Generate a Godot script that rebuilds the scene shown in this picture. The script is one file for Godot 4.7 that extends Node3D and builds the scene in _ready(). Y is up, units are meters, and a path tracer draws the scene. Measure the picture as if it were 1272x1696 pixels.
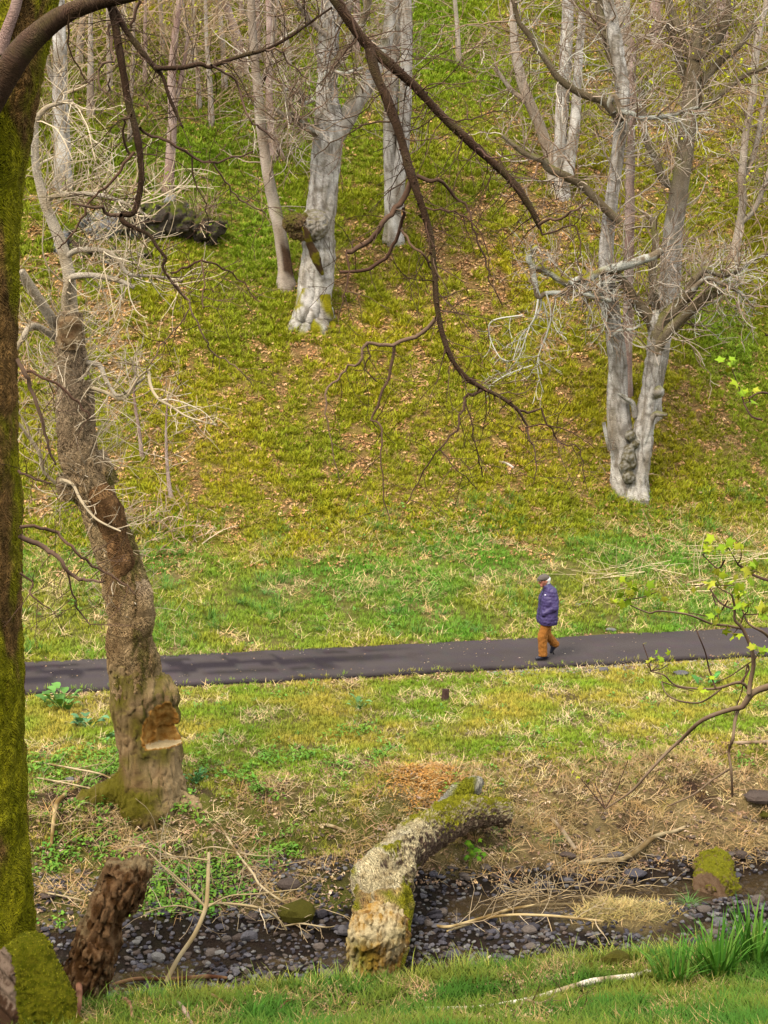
extends Node3D

const F := 2690.0
const EYE := Vector3(0, 8.4, 0)
const PITCH := -9.7
const BIG := 1e9
const EXPOSURE := 7.7

class MB:
	var v := PackedVector3Array()
	var n := PackedVector3Array()
	var c := PackedColorArray()
	var t := PackedVector2Array()
	var i := PackedInt32Array()

var n_lo := FastNoiseLite.new()
var n_mid := FastNoiseLite.new()
var n_hi := FastNoiseLite.new()
var n_cell := FastNoiseLite.new()
var tri_count := 0
var rng := RandomNumberGenerator.new()
var pc := cos(deg_to_rad(PITCH))
var ps := sin(deg_to_rad(PITCH))
var taken := {}
var M := {}
var tips: Array[Vector3] = []
var blobs := []
var lx := 0.0

# ---------- names, things, parts ----------
func numbered(called: String) -> String:
	var k: int = taken.get(called, 0)
	taken[called] = k + 1
	return called if k == 0 else "%s_%03d" % [called, k]

func tag(o: Node3D, label := "", category := "", group := "", kind := ""):
	if label: o.set_meta("label", label)
	if category: o.set_meta("category", category)
	if group: o.set_meta("group", group)
	if kind: o.set_meta("kind", kind)
	return o

func thing(called: String, label: String, category: String, where: Vector3, group := "") -> Node3D:
	var o := Node3D.new()
	o.name = numbered(called)
	add_child(o)
	o.position = where
	tag(o, label, category, group)
	return o

func mesh_of(m: MB) -> ArrayMesh:
	# faces turn the way their normals point
	var wrong := 0
	var tris := m.i.size() / 3
	for k in 60:
		var q := (k * tris / 60) * 3
		if q + 2 >= m.i.size(): break
		var a := m.v[m.i[q]]
		var g := (m.v[m.i[q + 2]] - a).cross(m.v[m.i[q + 1]] - a)
		if g.dot(m.n[m.i[q]] + m.n[m.i[q + 1]] + m.n[m.i[q + 2]]) < 0.0: wrong += 1
	if wrong > 30: m.i.reverse()
	if wrong > 6 and wrong < 54: print("mixed winding ", wrong)
	var a := []
	a.resize(Mesh.ARRAY_MAX)
	tri_count += tris
	a[Mesh.ARRAY_VERTEX] = m.v
	a[Mesh.ARRAY_NORMAL] = m.n
	if m.c.size() == m.v.size(): a[Mesh.ARRAY_COLOR] = m.c
	if m.t.size() == m.v.size(): a[Mesh.ARRAY_TEX_UV] = m.t
	a[Mesh.ARRAY_INDEX] = m.i
	var am := ArrayMesh.new()
	am.add_surface_from_arrays(Mesh.PRIMITIVE_TRIANGLES, a)
	return am

# a mesh laid out in world metres, put under its thing; with local, already in the parent's own axes
func part(called: String, m: MB, mat: Material, parent: Node3D = null, local := false, kind := "") -> MeshInstance3D:
	var o := MeshInstance3D.new()
	o.mesh = mesh_of(m)
	o.material_override = mat
	if parent == null:
		o.name = numbered(called)
		add_child(o)
	else:
		o.name = called
		if not local:
			var off := Vector3.ZERO
			var q: Node = parent
			while q is Node3D and q != self:
				off += (q as Node3D).position
				q = q.get_parent()
			o.position = -off
		parent.add_child(o, true)
	if kind: o.set_meta("kind", kind)
	return o

func scatter(called: String, mesh: Mesh, mat: Material, xf: Array[Transform3D], cols: PackedColorArray, parent: Node3D = null) -> MultiMeshInstance3D:
	var mm := MultiMesh.new()
	mm.transform_format = MultiMesh.TRANSFORM_3D
	mm.use_colors = true
	mm.mesh = mesh
	mm.instance_count = xf.size()
	for k in xf.size():
		mm.set_instance_transform(k, xf[k])
		mm.set_instance_color(k, cols[k])
	var o := MultiMeshInstance3D.new()
	o.multimesh = mm
	o.material_override = mat
	o.set_meta("kind", "stuff")
	if parent == null:
		o.name = numbered(called)
		add_child(o)
	else:
		o.name = called
		parent.add_child(o, true)
		o.position = -parent.position
	return o

# ---------- where things stand ----------
func ray(u: float, v: float) -> Vector3:
	var y := -(v - 848.0) / F
	return Vector3((u - 636.0) / F, y * pc + ps, y * ps - pc)

func at(u: float, v: float, d: float) -> Vector3:
	var r := ray(u, v)
	return EYE + r * (d / -r.z)

func mpp(u: float, v: float, d: float) -> float:
	return d / -ray(u, v).z / F

func on(u: float, v: float) -> Vector3:
	var r := ray(u, v)
	var t := 14.0
	var p := EYE
	while t < 150.0:
		p = EYE + r * t
		if p.y < H(p.x, -p.z): break
		t += 0.2
	var a := t - 0.2
	var b := t
	for k in 12:
		t = (a + b) * 0.5
		p = EYE + r * t
		if p.y < H(p.x, -p.z): b = t
		else: a = t
	return EYE + r * b

func pix(p: Vector3) -> Vector2:
	var q := p - EYE
	var cy := q.y * pc + q.z * ps
	var cz := -q.y * ps + q.z * pc
	if cz > -0.1: return Vector2(-9999, -9999)
	return Vector2(636.0 + F * q.x / -cz, 848.0 - F * cy / -cz)

func knots(s: float) -> float:
	const K := [[-30.0, 20.0], [0.0, 6.8], [8.0, 3.6], [14.0, 0.9], [17.0, -0.30], [18.7, -0.62], [19.5, -1.08], [20.2, -1.2], [22.2, -1.12], [22.8, -0.92], [24.3, -0.05], [25.5, 0.0], [30.2, 0.0], [32.8, 0.0], [33.4, 0.1], [38.0, 1.3], [40.0, 2.6], [60.0, 16.6], [90.0, 36.0], [180.0, 70.0]]
	for k in range(1, K.size()):
		if s < K[k][0]:
			return lerpf(K[k - 1][1], K[k][1], (s - K[k - 1][0]) / (K[k][0] - K[k - 1][0]))
	return 70.0

var table := PackedFloat32Array()

func H(x: float, d: float) -> float:
	var s := d - 0.19 * x
	if table.is_empty():
		for k in 5400:
			var w := -60.0 + 0.05 * k
			table.append(0.0 if w > 25.5 and w < 32.5 else (knots(w - 0.35) + knots(w) + knots(w + 0.35)) / 3.0)
	var f := clampf((s + 60.0) * 20.0, 0.0, 5398.0)
	var y := lerpf(table[int(f)], table[int(f) + 1], f - int(f))
	var nm := n_mid.get_noise_2d(x * 0.8, d * 0.8)
	if s > 33.0:
		var k := smoothstep(33.0, 42.0, s)
		y += k * (0.55 * n_lo.get_noise_2d(x * 0.55, d * 0.55) + 0.13 * nm) + 0.05 * nm * (1.0 - k)
	elif s < 30.0:
		var bed := smoothstep(19.2, 19.8, s) * (1.0 - smoothstep(22.3, 22.9, s))
		y += 0.07 * nm * smoothstep(30.0, 29.0, s)
		if bed > 0.0:
			y += 0.4 * smoothstep(20.9, 22.3, s) * smoothstep(0.6, -0.8, x) * (1.0 - smoothstep(22.3, 24.0, s))
			y += bed * 0.1 * n_mid.get_noise_2d(x * 2.2 + 50.0, d * 2.2)
			y -= 0.2 * exp(-pow((s - 22.05) / 0.5, 2.0)) * smoothstep(0.6, 1.4, x)
			y -= 0.16 * exp(-pow((s - 19.85) / 0.3, 2.0))
			y += 0.2 * exp(-pow((s - 21.05) / 0.45, 2.0) - pow((x - 3.35) / 0.8, 2.0))
		var bank := smoothstep(22.4, 23.2, s) * (1.0 - smoothstep(24.2, 25.2, s))
		if bank > 0.0:
			y += bank * (0.22 * n_mid.get_noise_2d(x * 1.3, d * 1.3 + 9.0) + 0.08 * n_hi.get_noise_2d(x, d))
	return y

func ground(x: float, d: float) -> Vector3:
	return Vector3(x, H(x, d), -d)

func normal_at(x: float, d: float) -> Vector3:
	var e := 0.15
	return Vector3(H(x - e, d) - H(x + e, d), 2.0 * e, -(H(x, d - e) - H(x, d + e))).normalized()

# ---------- shapes ----------
func rv() -> Vector3:
	return Vector3(rng.randfn(), rng.randfn(), rng.randfn()).normalized()

# control points [u, v, radius in px, ...] from depth d0 to d1 become a smooth line in metres
func line(c: Array, d0: float, d1: float, step := 0.15, waver := 0.0) -> Dictionary:
	var n := c.size() / 3
	var q := PackedVector3Array()
	var qr := PackedFloat32Array()
	var off := rng.randf() * 100.0
	for k in n:
		var d := lerpf(d0, d1, float(k) / maxf(1.0, n - 1.0)) + waver * n_mid.get_noise_1d(off + k * 0.9)
		q.append(at(c[3 * k], c[3 * k + 1], d))
		qr.append(c[3 * k + 2] * mpp(c[3 * k], c[3 * k + 1], d))
	return smooth(q, qr, step)

func smooth(q: PackedVector3Array, qr: PackedFloat32Array, step: float) -> Dictionary:
	var p := PackedVector3Array()
	var r := PackedFloat32Array()
	var n := q.size()
	for k in n - 1:
		var a := q[maxi(k - 1, 0)]
		var b := q[k]
		var e := q[k + 1]
		var g := q[mini(k + 2, n - 1)]
		var m := maxi(1, int(ceil(b.distance_to(e) / step)))
		for j in m:
			var w := float(j) / m
			p.append(b.cubic_interpolate(e, a, g, w))
			r.append(lerpf(qr[k], qr[k + 1], w))
	p.append(q[n - 1])
	r.append(qr[n - 1])
	return {"p": p, "r": r}

# a thin plain branch
func stick(m: MB, p: PackedVector3Array, r: PackedFloat32Array, sides: int, col: Color):
	var n := p.size()
	if n < 2: return
	var t := (p[1] - p[0]).normalized()
	var u := t.cross(Vector3(0.31, 0.83, 0.46)).normalized()
	var base := m.v.size()
	for k in n:
		if k > 0:
			t = (p[mini(k + 1, n - 1)] - p[k - 1]).normalized()
			u = (u - t * u.dot(t)).normalized()
		var w := t.cross(u)
		for j in sides:
			var a := TAU * j / sides
			var d := u * cos(a) + w * sin(a)
			m.v.append(p[k] + d * r[k])
			m.n.append(d)
			m.c.append(col)
	for k in n - 1:
		var o := base + k * sides
		for j in sides:
			var j2 := (j + 1) % sides
			m.i.append_array(PackedInt32Array([o + j, o + j2, o + sides + j, o + j2, o + sides + j2, o + sides + j]))

# a trunk or limb with uneven bark; colf(point, normal, share of the length) gives its colour
func limb(m: MB, L: Dictionary, sides: int, colf: Callable, amp := 0.05, freq := 3.0, flare := 0.0, lobes := 5.0, ends := true, plate := 0.0, plate_f := 9.0):
	var p: PackedVector3Array = L.p
	var r: PackedFloat32Array = L.r
	var n := p.size()
	var base := m.v.size()
	var t := (p[1] - p[0]).normalized()
	var u := t.cross(Vector3(0, 0, 1)).normalized()
	var ph := fposmod(p[0].x * 3.7, TAU)
	var run := 0.0
	for k in n:
		if k > 0:
			t = (p[mini(k + 1, n - 1)] - p[k - 1]).normalized()
			u = (u - t * u.dot(t)).normalized()
			run += p[k].distance_to(p[k - 1])
		var w := t.cross(u)
		var fl := flare * exp(-maxf(0.0, run - 0.7) / 0.4)
		for j in sides + 1:
			var a := TAU * j / sides
			var d := u * cos(a) + w * sin(a)
			var q := p[k] + d * r[k]
			var e := 1.0 + amp * (1.3 * n_mid.get_noise_3d(q.x * freq, q.y * freq * 0.5, q.z * freq) + 0.6 * n_hi.get_noise_3d(q.x * freq, q.y * freq * 0.35, q.z * freq))
			if fl > 0.003: e += fl * (0.6 + 0.6 * cos(lobes * a + ph + n_mid.get_noise_1d(a * 3.0) * 2.0))
			if plate > 0.0:
				var wx := 0.35 * n_hi.get_noise_3d(q.x * 1.5, q.y * 1.5, q.z * 1.5)
				var cl := n_cell.get_noise_3d((q.x + wx * 0.3) * plate_f, (q.y + wx) * plate_f * 0.32, q.z * plate_f) + 1.0
				e -= plate / r[k] * (1.0 - smoothstep(0.02, 0.3, cl)) - plate / r[k] * 0.5 * n_hi.get_noise_3d(q.x * 6.0, q.y * 3.0, q.z * 6.0)
			m.v.append(p[k] + d * r[k] * e)
			m.n.append(d)
			m.t.append(Vector2(a / TAU * maxf(1.0, round(r[k] * 7.0)), run))
			m.c.append(Color.WHITE)
	var row := sides + 1
	for k in n:
		for j in row:
			var i0 := base + k * row
			var ja := (j - 1 + sides) % sides
			var jb := (j + 1) % sides
			var ax := m.v[i0 + jb] - m.v[i0 + ja]
			var al := m.v[base + mini(k + 1, n - 1) * row + j] - m.v[base + maxi(k - 1, 0) * row + j]
			var nn := ax.cross(al).normalized()
			if nn.dot(m.n[i0 + j]) < 0.0: nn = -nn
			m.n[i0 + j] = nn
			m.c[i0 + j] = colf.call(m.v[i0 + j], nn, float(k) / n)
	for k in n - 1:
		var o := base + k * row
		for j in sides:
			m.i.append_array(PackedInt32Array([o + j, o + j + 1, o + row + j, o + j + 1, o + row + j + 1, o + row + j]))
	if ends:
		for e in 2:
			var k := (n - 1) * e
			var cc := m.v.size()
			var dir := (p[k] - p[k - 1]).normalized() if e == 1 else (p[0] - p[1]).normalized()
			m.v.append(p[k] + dir * r[k] * 0.25)
			m.n.append(dir)
			m.t.append(Vector2(0.5, run))
			m.c.append(colf.call(p[k], dir, float(e)))
			var o := base + k * row
			for j in sides: m.i.append_array(PackedInt32Array([o + j, o + j + 1, cc] if e == 1 else [o + j + 1, o + j, cc]))

# twigs that fork: o = {seg, wig, up, dens, col, lev, tip, thin}
func sprout(m: MB, p: Vector3, dir: Vector3, length: float, r: float, lev: int, o: Dictionary):
	var n := clampi(int(length / float(o.seg)), 2, 12)
	var P := PackedVector3Array([p])
	var R := PackedFloat32Array([r])
	var D := [dir]
	var bend := rv() * float(o.get("curl", 0.0))
	var least: float = o.get("thin", 0.006)
	for k in n:
		dir = (dir + rv() * float(o.wig) + bend + Vector3.UP * float(o.up)).normalized()
		p += dir * length / n
		P.append(p)
		R.append(maxf(least, r * (1.0 - 0.65 * (k + 1) / n)))
		D.append(dir)
	var col: Color = o.col
	if o.has("col2"): col = col.lerp(o.col2, rng.randf() * rng.randf())
	stick(m, P, R, 5 if r > 0.022 else 3, col * rng.randf_range(0.75, 1.2))
	if lev <= 0:
		tips.append(p)
		return
	var kids := maxi(1, int(round(length * float(o.dens) * rng.randf_range(0.7, 1.3))))
	for k in kids:
		var w := clampf((k + rng.randf_range(0.2, 1.1)) / kids, 0.1, 1.0)
		var j := clampi(int(w * n), 0, n)
		var f: Vector3 = D[j]
		var side := f.cross(rv()).normalized()
		var d2 := (f + side * rng.randf_range(0.5, 1.5)).normalized()
		sprout(m, P[j], d2, length * rng.randf_range(0.3, 0.62) * (1.15 - 0.4 * w), maxf(least, R[j] * 0.62), lev - 1, o)

func twigs_on(m: MB, L: Dictionary, t0: float, t1: float, count: int, length: float, r: float, lev: int, o: Dictionary):
	var p: PackedVector3Array = L.p
	for k in count:
		var w := lerpf(t0, t1, (k + rng.randf()) / count)
		var j := clampi(int(w * (p.size() - 1)), 0, p.size() - 2)
		var f := (p[j + 1] - p[j]).normalized()
		var side := f.cross(rv()).normalized()
		var d := (f * rng.randf_range(0.0, 0.9) + side).normalized()
		sprout(m, p[j].lerp(p[j + 1], rng.randf()), d, length * rng.randf_range(0.5, 1.3), minf(r, L.r[j] * 0.7) * rng.randf_range(0.7, 1.2), lev, o)

func blade(m: MB, base: Vector3, az: float, lean: float, droop: float, length: float, width: float, segs: int, col: Color):
	var out := Vector3(cos(az), 0, sin(az))
	var side := Vector3(-out.z, 0, out.x)
	var b := m.v.size()
	var ang := lean
	var p := base
	for k in segs + 1:
		var w := float(k) / segs
		var dir := out * sin(ang) + Vector3.UP * cos(ang)
		var nn := out * -cos(ang) + Vector3.UP * sin(ang)
		var half := width * 0.5 * (1.0 - pow(w, 2.2)) + 0.0004
		m.v.append(p - side * half)
		m.v.append(p + side * half)
		m.n.append((nn - side * 0.35).normalized())
		m.n.append((nn + side * 0.35).normalized())
		m.c.append(col)
		m.c.append(col)
		p += dir * length / segs
		ang += droop / segs
	for k in segs:
		var o := b + 2 * k
		m.i.append_array(PackedInt32Array([o, o + 2, o + 1, o + 1, o + 2, o + 3]))

# signed distance of a tapered capsule; smooth minimum
func cap(p: Vector3, a: Vector3, b: Vector3, ra: float, rb: float) -> float:
	var ab := b - a
	var h := clampf((p - a).dot(ab) / maxf(ab.length_squared(), 1e-6), 0.0, 1.0)
	return (p - a - ab * h).length() - lerpf(ra, rb, h)

func smin(a: float, b: float, k: float) -> float:
	var h := clampf(0.5 + 0.5 * (b - a) / k, 0.0, 1.0)
	return lerpf(b, a, h) - k * h * (1.0 - h)

func bones(p: Vector3, B: Array, k: float) -> float:
	var d := BIG
	for b in B:
		d = smin(d, cap(p, b[0], b[1], b[2], b[3]), k)
	return d

# surface nets: one vertex in each cell that the surface crosses
func nets(m: MB, f: Callable, lo: Vector3, hi: Vector3, c: float, colf: Callable):
	var nx := int((hi.x - lo.x) / c / 4.0 + 1) * 4
	var ny := int((hi.y - lo.y) / c / 4.0 + 1) * 4
	var nz := int((hi.z - lo.z) / c / 4.0 + 1) * 4
	var sx := 1
	var sy := nx + 1
	var sz := (nx + 1) * (ny + 1)
	var g := PackedFloat32Array()
	g.resize(sz * (nz + 1))
	g.fill(1.0)
	var done := PackedByteArray()
	done.resize(g.size())
	for bz in range(0, nz, 4):
		for by in range(0, ny, 4):
			for bx in range(0, nx, 4):
				var mid: float = f.call(lo + Vector3(bx + 2, by + 2, bz + 2) * c)
				if absf(mid) > c * 6.0:
					if mid < 0.0:
						for z in range(bz, bz + 5):
							for y in range(by, by + 5):
								for x in range(bx, bx + 5):
									var q := x + y * sy + z * sz
									if not done[q]: g[q] = -1.0
					continue
				for z in range(bz, bz + 5):
					for y in range(by, by + 5):
						for x in range(bx, bx + 5):
							var q := x + y * sy + z * sz
							if not done[q]:
								done[q] = 1
								g[q] = f.call(lo + Vector3(x, y, z) * c)
	var at_cell := PackedInt32Array()
	at_cell.resize(g.size())
	at_cell.fill(-1)
	for z in nz:
		for y in ny:
			for x in nx:
				var q := x + y * sy + z * sz
				var in0 := g[q] < 0.0
				var w := [g[q], g[q + 1], g[q + sy], g[q + sy + 1], g[q + sz], g[q + sz + 1], g[q + sz + sy], g[q + sz + sy + 1]]
				var mixed := false
				for k in range(1, 8):
					if (w[k] < 0.0) != in0:
						mixed = true
						break
				if not mixed: continue
				var sum := Vector3.ZERO
				var cnt := 0
				for k in 8:
					for ax in 3:
						var k2: int = k | (1 << ax)
						if k2 == k: continue
						var a: float = w[k]
						var b: float = w[k2]
						if (a < 0.0) != (b < 0.0):
							var e := Vector3(k & 1, (k >> 1) & 1, (k >> 2) & 1)
							e[ax] += a / (a - b)
							sum += e
							cnt += 1
				var nn := Vector3(w[1] + w[3] + w[5] + w[7] - w[0] - w[2] - w[4] - w[6], w[2] + w[3] + w[6] + w[7] - w[0] - w[1] - w[4] - w[5], w[4] + w[5] + w[6] + w[7] - w[0] - w[1] - w[2] - w[3]).normalized()
				var p := lo + (Vector3(x, y, z) + sum / cnt) * c
				at_cell[q] = m.v.size()
				m.v.append(p)
				m.n.append(nn)
				m.c.append(colf.call(p, nn))
	for z in range(1, nz):
		for y in range(1, ny):
			for x in range(1, nx):
				var q := x + y * sy + z * sz
				var i0 := g[q] < 0.0
				for ax in 3:
					var st: int = [sx, sy, sz][ax]
					if (g[q + st] < 0.0) == i0: continue
					var s1: int = [sy, sz, sx][ax]
					var s2: int = [sz, sx, sy][ax]
					var a := at_cell[q - s1 - s2]
					var b := at_cell[q - s2]
					var e := at_cell[q]
					var d := at_cell[q - s1]
					if a < 0 or b < 0 or e < 0 or d < 0: continue
					if i0: m.i.append_array(PackedInt32Array([a, e, b, a, d, e]))
					else: m.i.append_array(PackedInt32Array([a, b, e, a, e, d]))

# ---------- materials ----------
func grain(size: int, fx: float, fy: float, octaves: int, lo: float, hi: float, seed_: int, ridged := false) -> ImageTexture:
	var n := FastNoiseLite.new()
	n.seed = seed_
	n.noise_type = FastNoiseLite.TYPE_SIMPLEX_SMOOTH
	n.frequency = 1.0
	n.fractal_type = FastNoiseLite.FRACTAL_RIDGED if ridged else FastNoiseLite.FRACTAL_FBM
	n.fractal_octaves = octaves
	var im := Image.create(size, size, false, Image.FORMAT_L8)
	for y in size:
		var b := TAU * y / size
		for x in size:
			var a := TAU * x / size
			var w := n.get_noise_3dv(Vector3(cos(a) * fx + 3.0 * sin(b) * fy, sin(a) * fx + 7.0, cos(b) * fy)) * 0.5 + 0.5
			w = clampf((w - 0.5) * 1.5 + 0.5, 0.0, 1.0)
			w = lerpf(lo, hi, w)
			im.set_pixel(x, y, Color(w, w, w))
	return ImageTexture.create_from_image(im)

func mat(called: String, rough := 0.9, tex: Texture2D = null, tri := 0.0, bump: Texture2D = null, depth := 0.0, uvs := Vector3.ONE) -> StandardMaterial3D:
	var m := StandardMaterial3D.new()
	m.resource_name = called
	m.vertex_color_use_as_albedo = true
	m.roughness = rough
	m.metallic_specular = 0.14
	m.cull_mode = BaseMaterial3D.CULL_DISABLED
	if tex: m.albedo_texture = tex
	if bump:
		m.heightmap_enabled = true
		m.heightmap_texture = bump
		m.heightmap_scale = depth
	if tri > 0.0:
		m.uv1_triplanar = true
		m.uv1_world_triplanar = true
		m.uv1_scale = uvs * tri
	else:
		m.uv1_scale = uvs
	M[called] = m
	return m

func paint(called: String, col: Color, rough := 0.8) -> StandardMaterial3D:
	var m := StandardMaterial3D.new()
	m.resource_name = called
	m.albedo_color = col.linear_to_srgb()
	m.roughness = rough
	m.metallic_specular = 0.3
	m.cull_mode = BaseMaterial3D.CULL_DISABLED
	M[called] = m
	return m

func materials():
	var fine := grain(512, 9.0, 9.0, 4, 0.55, 1.0, 3)
	var bark := grain(512, 7.0, 2.2, 4, 0.35, 1.0, 5, true)
	var pale := grain(512, 3.5, 9.0, 5, 0.6, 1.0, 8)
	var tar := grain(512, 22.0, 22.0, 3, 0.7, 1.0, 12)
	mat("ground", 0.95, fine, 0.9, fine, 10.0)
	mat("tarmac", 0.85, tar, 0.8, tar, 1.0)
	mat("rough_bark", 0.95, bark, 0.0, bark, 10.0, Vector3(1, 1.2, 1))
	mat("beech_bark", 0.85, pale, 0.0, pale, 4.0, Vector3(1, 1.0, 1))
	mat("wood_lump", 0.9, fine, 2.2, fine, 5.0)
	mat("twig", 0.85)
	mat("stone", 0.8, fine, 1.5, fine, 3.0)
	mat("moss", 1.0, fine, 5.0, fine, 6.0)
	var leaf := mat("leaf", 0.7)
	leaf.backlight_enabled = true
	leaf.backlight = Color(0.55, 0.55, 0.3)
	mat("litter", 0.85)
	var w := paint("stream_water", Color(0.035, 0.024, 0.012), 0.04)
	w.transparency = BaseMaterial3D.TRANSPARENCY_ALPHA
	w.albedo_color.a = 0.5
	w.metallic_specular = 0.5

# ---------- ground and what grows on it ----------
func blob(kind: String, x: float, z: float) -> float:
	var w := 0.0
	for b in blobs:
		if b[0] == kind:
			var dx: float = (x - b[1]) / b[3]
			var dz: float = (z - b[2]) / b[4]
			w = maxf(w, exp(-dx * dx - dz * dz))
	return w

func spot(kind: String, u: float, v: float, rx: float, rz: float):
	var p := on(u, v)
	blobs.append([kind, p.x, p.z, rx, rz])

func green_of(x: float, d: float) -> float:
	# how closely the leaves stand on the slope, 0 to 1
	var w := 0.765 + 0.72 * n_mid.get_noise_2d(x * 2.2, d * 1.7) + 0.5 * n_hi.get_noise_2d(x * 0.8, d * 0.8) + 0.3 * n_lo.get_noise_2d(x * 2.0, d * 2.0)
	w -= 0.3 * blob("bare", x, -d)
	w += 0.4 * blob("grass", x, -d)
	return clampf(w, 0.0, 1.0)

func ground_col(x: float, d: float) -> Color:
	var s := d - 0.19 * x
	var a := n_mid.get_noise_2d(x * 1.7, d * 1.7)
	var b := n_hi.get_noise_2d(x, d)
	var litter := Color(0.21, 0.12, 0.05).lerp(Color(0.27, 0.17, 0.075), clampf(0.5 + b, 0, 1))
	var moss := Color(0.145, 0.145, 0.014)
	var straw := Color(0.24, 0.18, 0.08)
	var soil := Color(0.06, 0.037, 0.024)
	var c: Color
	if s > 37.0:
		c = litter.lerp(moss, clampf(green_of(x, d) * 1.1 - 0.1, 0.0, 0.85))
	elif s > 32.5:
		c = Color(0.12, 0.135, 0.024).lerp(straw, clampf(0.3 + 1.1 * a + 0.5 * b, 0.0, 0.8))
		c = litter.lerp(c, smoothstep(32.55, 32.8, s))
	elif s > 24.2:
		c = Color(0.15, 0.15, 0.026).lerp(straw, clampf(0.25 + 1.1 * a + 0.7 * b, 0.0, 0.75))
		c = c.lerp(litter, smoothstep(29.5, 30.2, s) * clampf(0.7 + b, 0, 1))
		c = c.lerp(Color(0.32, 0.15, 0.03), clampf(2.2 * blob("dust", x, -d) + b * 0.8 - 0.35, 0.0, 0.9))
		c = c.lerp(soil, clampf(1.5 * blob("soil", x, -d) + a, 0.0, 0.9))
	elif s > 22.7 - 1.0 * smoothstep(0.4, -0.6, x):
		c = soil.lerp(straw, clampf(0.25 + 1.2 * a + 0.7 * b + 0.35 * smoothstep(0.5, 3.0, x), 0.0, 1.0)).lerp(Color(0.1, 0.11, 0.02), clampf(0.5 + 1.3 * n_mid.get_noise_2d(x * 0.9 + 4.0, d * 0.9), 0, 0.9) * smoothstep(2.5, -0.5, x))
	elif s > 19.3:
		c = Color(0.016, 0.013, 0.011).lerp(Color(0.038, 0.027, 0.019), clampf(0.5 + a + b, 0, 1))
		c = c.lerp(straw, clampf(2.0 * exp(-pow((s - 21.05) / 0.45, 2.0) - pow((x - 3.35) / 0.85, 2.0)) - 0.4, 0, 1))
	else:
		c = Color(0.05, 0.06, 0.01).lerp(soil, clampf(0.4 + a + b, 0, 0.85))
	return c

func build_ground():
	var xs := PackedFloat32Array()
	var ds := PackedFloat32Array()
	var x := -90.0
	while x < 90.0:
		xs.append(x)
		x += 0.13 if absf(x) < 9.5 else (0.22 if absf(x) < 18.0 else maxf(0.5, (absf(x) - 17.0) * 0.25))
	var d := -30.0
	while d < 180.0:
		ds.append(d)
		d += 0.11 if d > 16.0 and d < 36.0 else (0.2 if d > 15.0 and d < 72.0 else maxf(0.6, absf(d - 44.0) * 0.05))
	var m := MB.new()
	var w := xs.size()
	for r in ds.size():
		for q in w:
			m.v.append(ground(xs[q], ds[r]))
			m.c.append(ground_col(xs[q], ds[r]))
	m.n.resize(m.v.size())
	for r in ds.size():
		for q in w:
			var a := m.v[r * w + mini(q + 1, w - 1)] - m.v[r * w + maxi(q - 1, 0)]
			var b := m.v[mini(r + 1, ds.size() - 1) * w + q] - m.v[maxi(r - 1, 0) * w + q]
			m.n[r * w + q] = a.cross(b).normalized()
			if m.n[r * w + q].y < 0.0: m.n[r * w + q] = -m.n[r * w + q]
	for r in ds.size() - 1:
		for q in w - 1:
			var o := r * w + q
			m.i.append_array(PackedInt32Array([o, o + w, o + 1, o + 1, o + w, o + w + 1]))
	tag(part("hillside_ground", m, M.ground), "valley side of litter, moss and grass with a stream at its foot", "", "", "structure")

func build_path():
	var m := MB.new()
	var x := -40.0
	var edge := FastNoiseLite.new()
	edge.seed = 4
	edge.frequency = 0.9
	var rows := 0
	while x <= 45.0:
		var near := 30.3 + 0.13 * edge.get_noise_1d(x)
		var far := 32.62 + 0.12 * edge.get_noise_1d(x + 300.0)
		for k in 13:
			var s := lerpf(near, far, clampf((k - 1) / 10.0, 0.0, 1.0))
			var y := 0.035 + 0.03 * (1.0 - pow((s - 31.45) / 1.16, 2.0))
			if k == 0 or k == 12: y = -0.05
			m.v.append(Vector3(x, y, -(s + 0.19 * x)))
			m.n.append(Vector3(0, 1, 0) if k > 0 and k < 12 else Vector3(0, 0, 1 if k == 0 else -1))
			var damp := smoothstep(0.02, 0.16, n_mid.get_noise_2d(x * 0.8, s * 3.2 + 40.0) + 0.4 * n_hi.get_noise_2d(x * 0.6, s * 2.0)) * smoothstep(1.5, -1.0, x) * (1.0 - smoothstep(0.5, 1.0, absf(s - 31.6)))
			var dust := 1.0 + 0.2 * n_mid.get_noise_2d(x * 0.6, s * 1.2)
			var col := Color(0.049, 0.041, 0.042) * dust
			col = col.lerp(Color(0.023, 0.019, 0.021), damp)
			if k <= 1: col = Color(0.018, 0.014, 0.014)
			m.c.append(col)
		rows += 1
		x += 0.12 if absf(x) < 9.0 else 1.0
	for r in rows - 1:
		for k in 12:
			var o := r * 13 + k
			m.i.append_array(PackedInt32Array([o, o + 1, o + 13, o + 1, o + 14, o + 13]))
	tag(part("tarmac_path", m, M.tarmac), "dark tarmac footpath crossing the valley floor", "", "", "structure")

func build_water():
	var m := MB.new()
	for k in 141:
		var x := -35.0 + k * 0.5
		for s in [19.2, 23.0]:
			m.v.append(Vector3(x, -1.2, -(s + 0.19 * x)))
			m.n.append(Vector3.UP)
	for k in 140:
		var o := 2 * k
		m.i.append_array(PackedInt32Array([o, o + 1, o + 2, o + 1, o + 3, o + 2]))
	tag(part("stream_water", m, M.stream_water), "shallow dark brown water of the stream", "", "", "structure")

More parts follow.
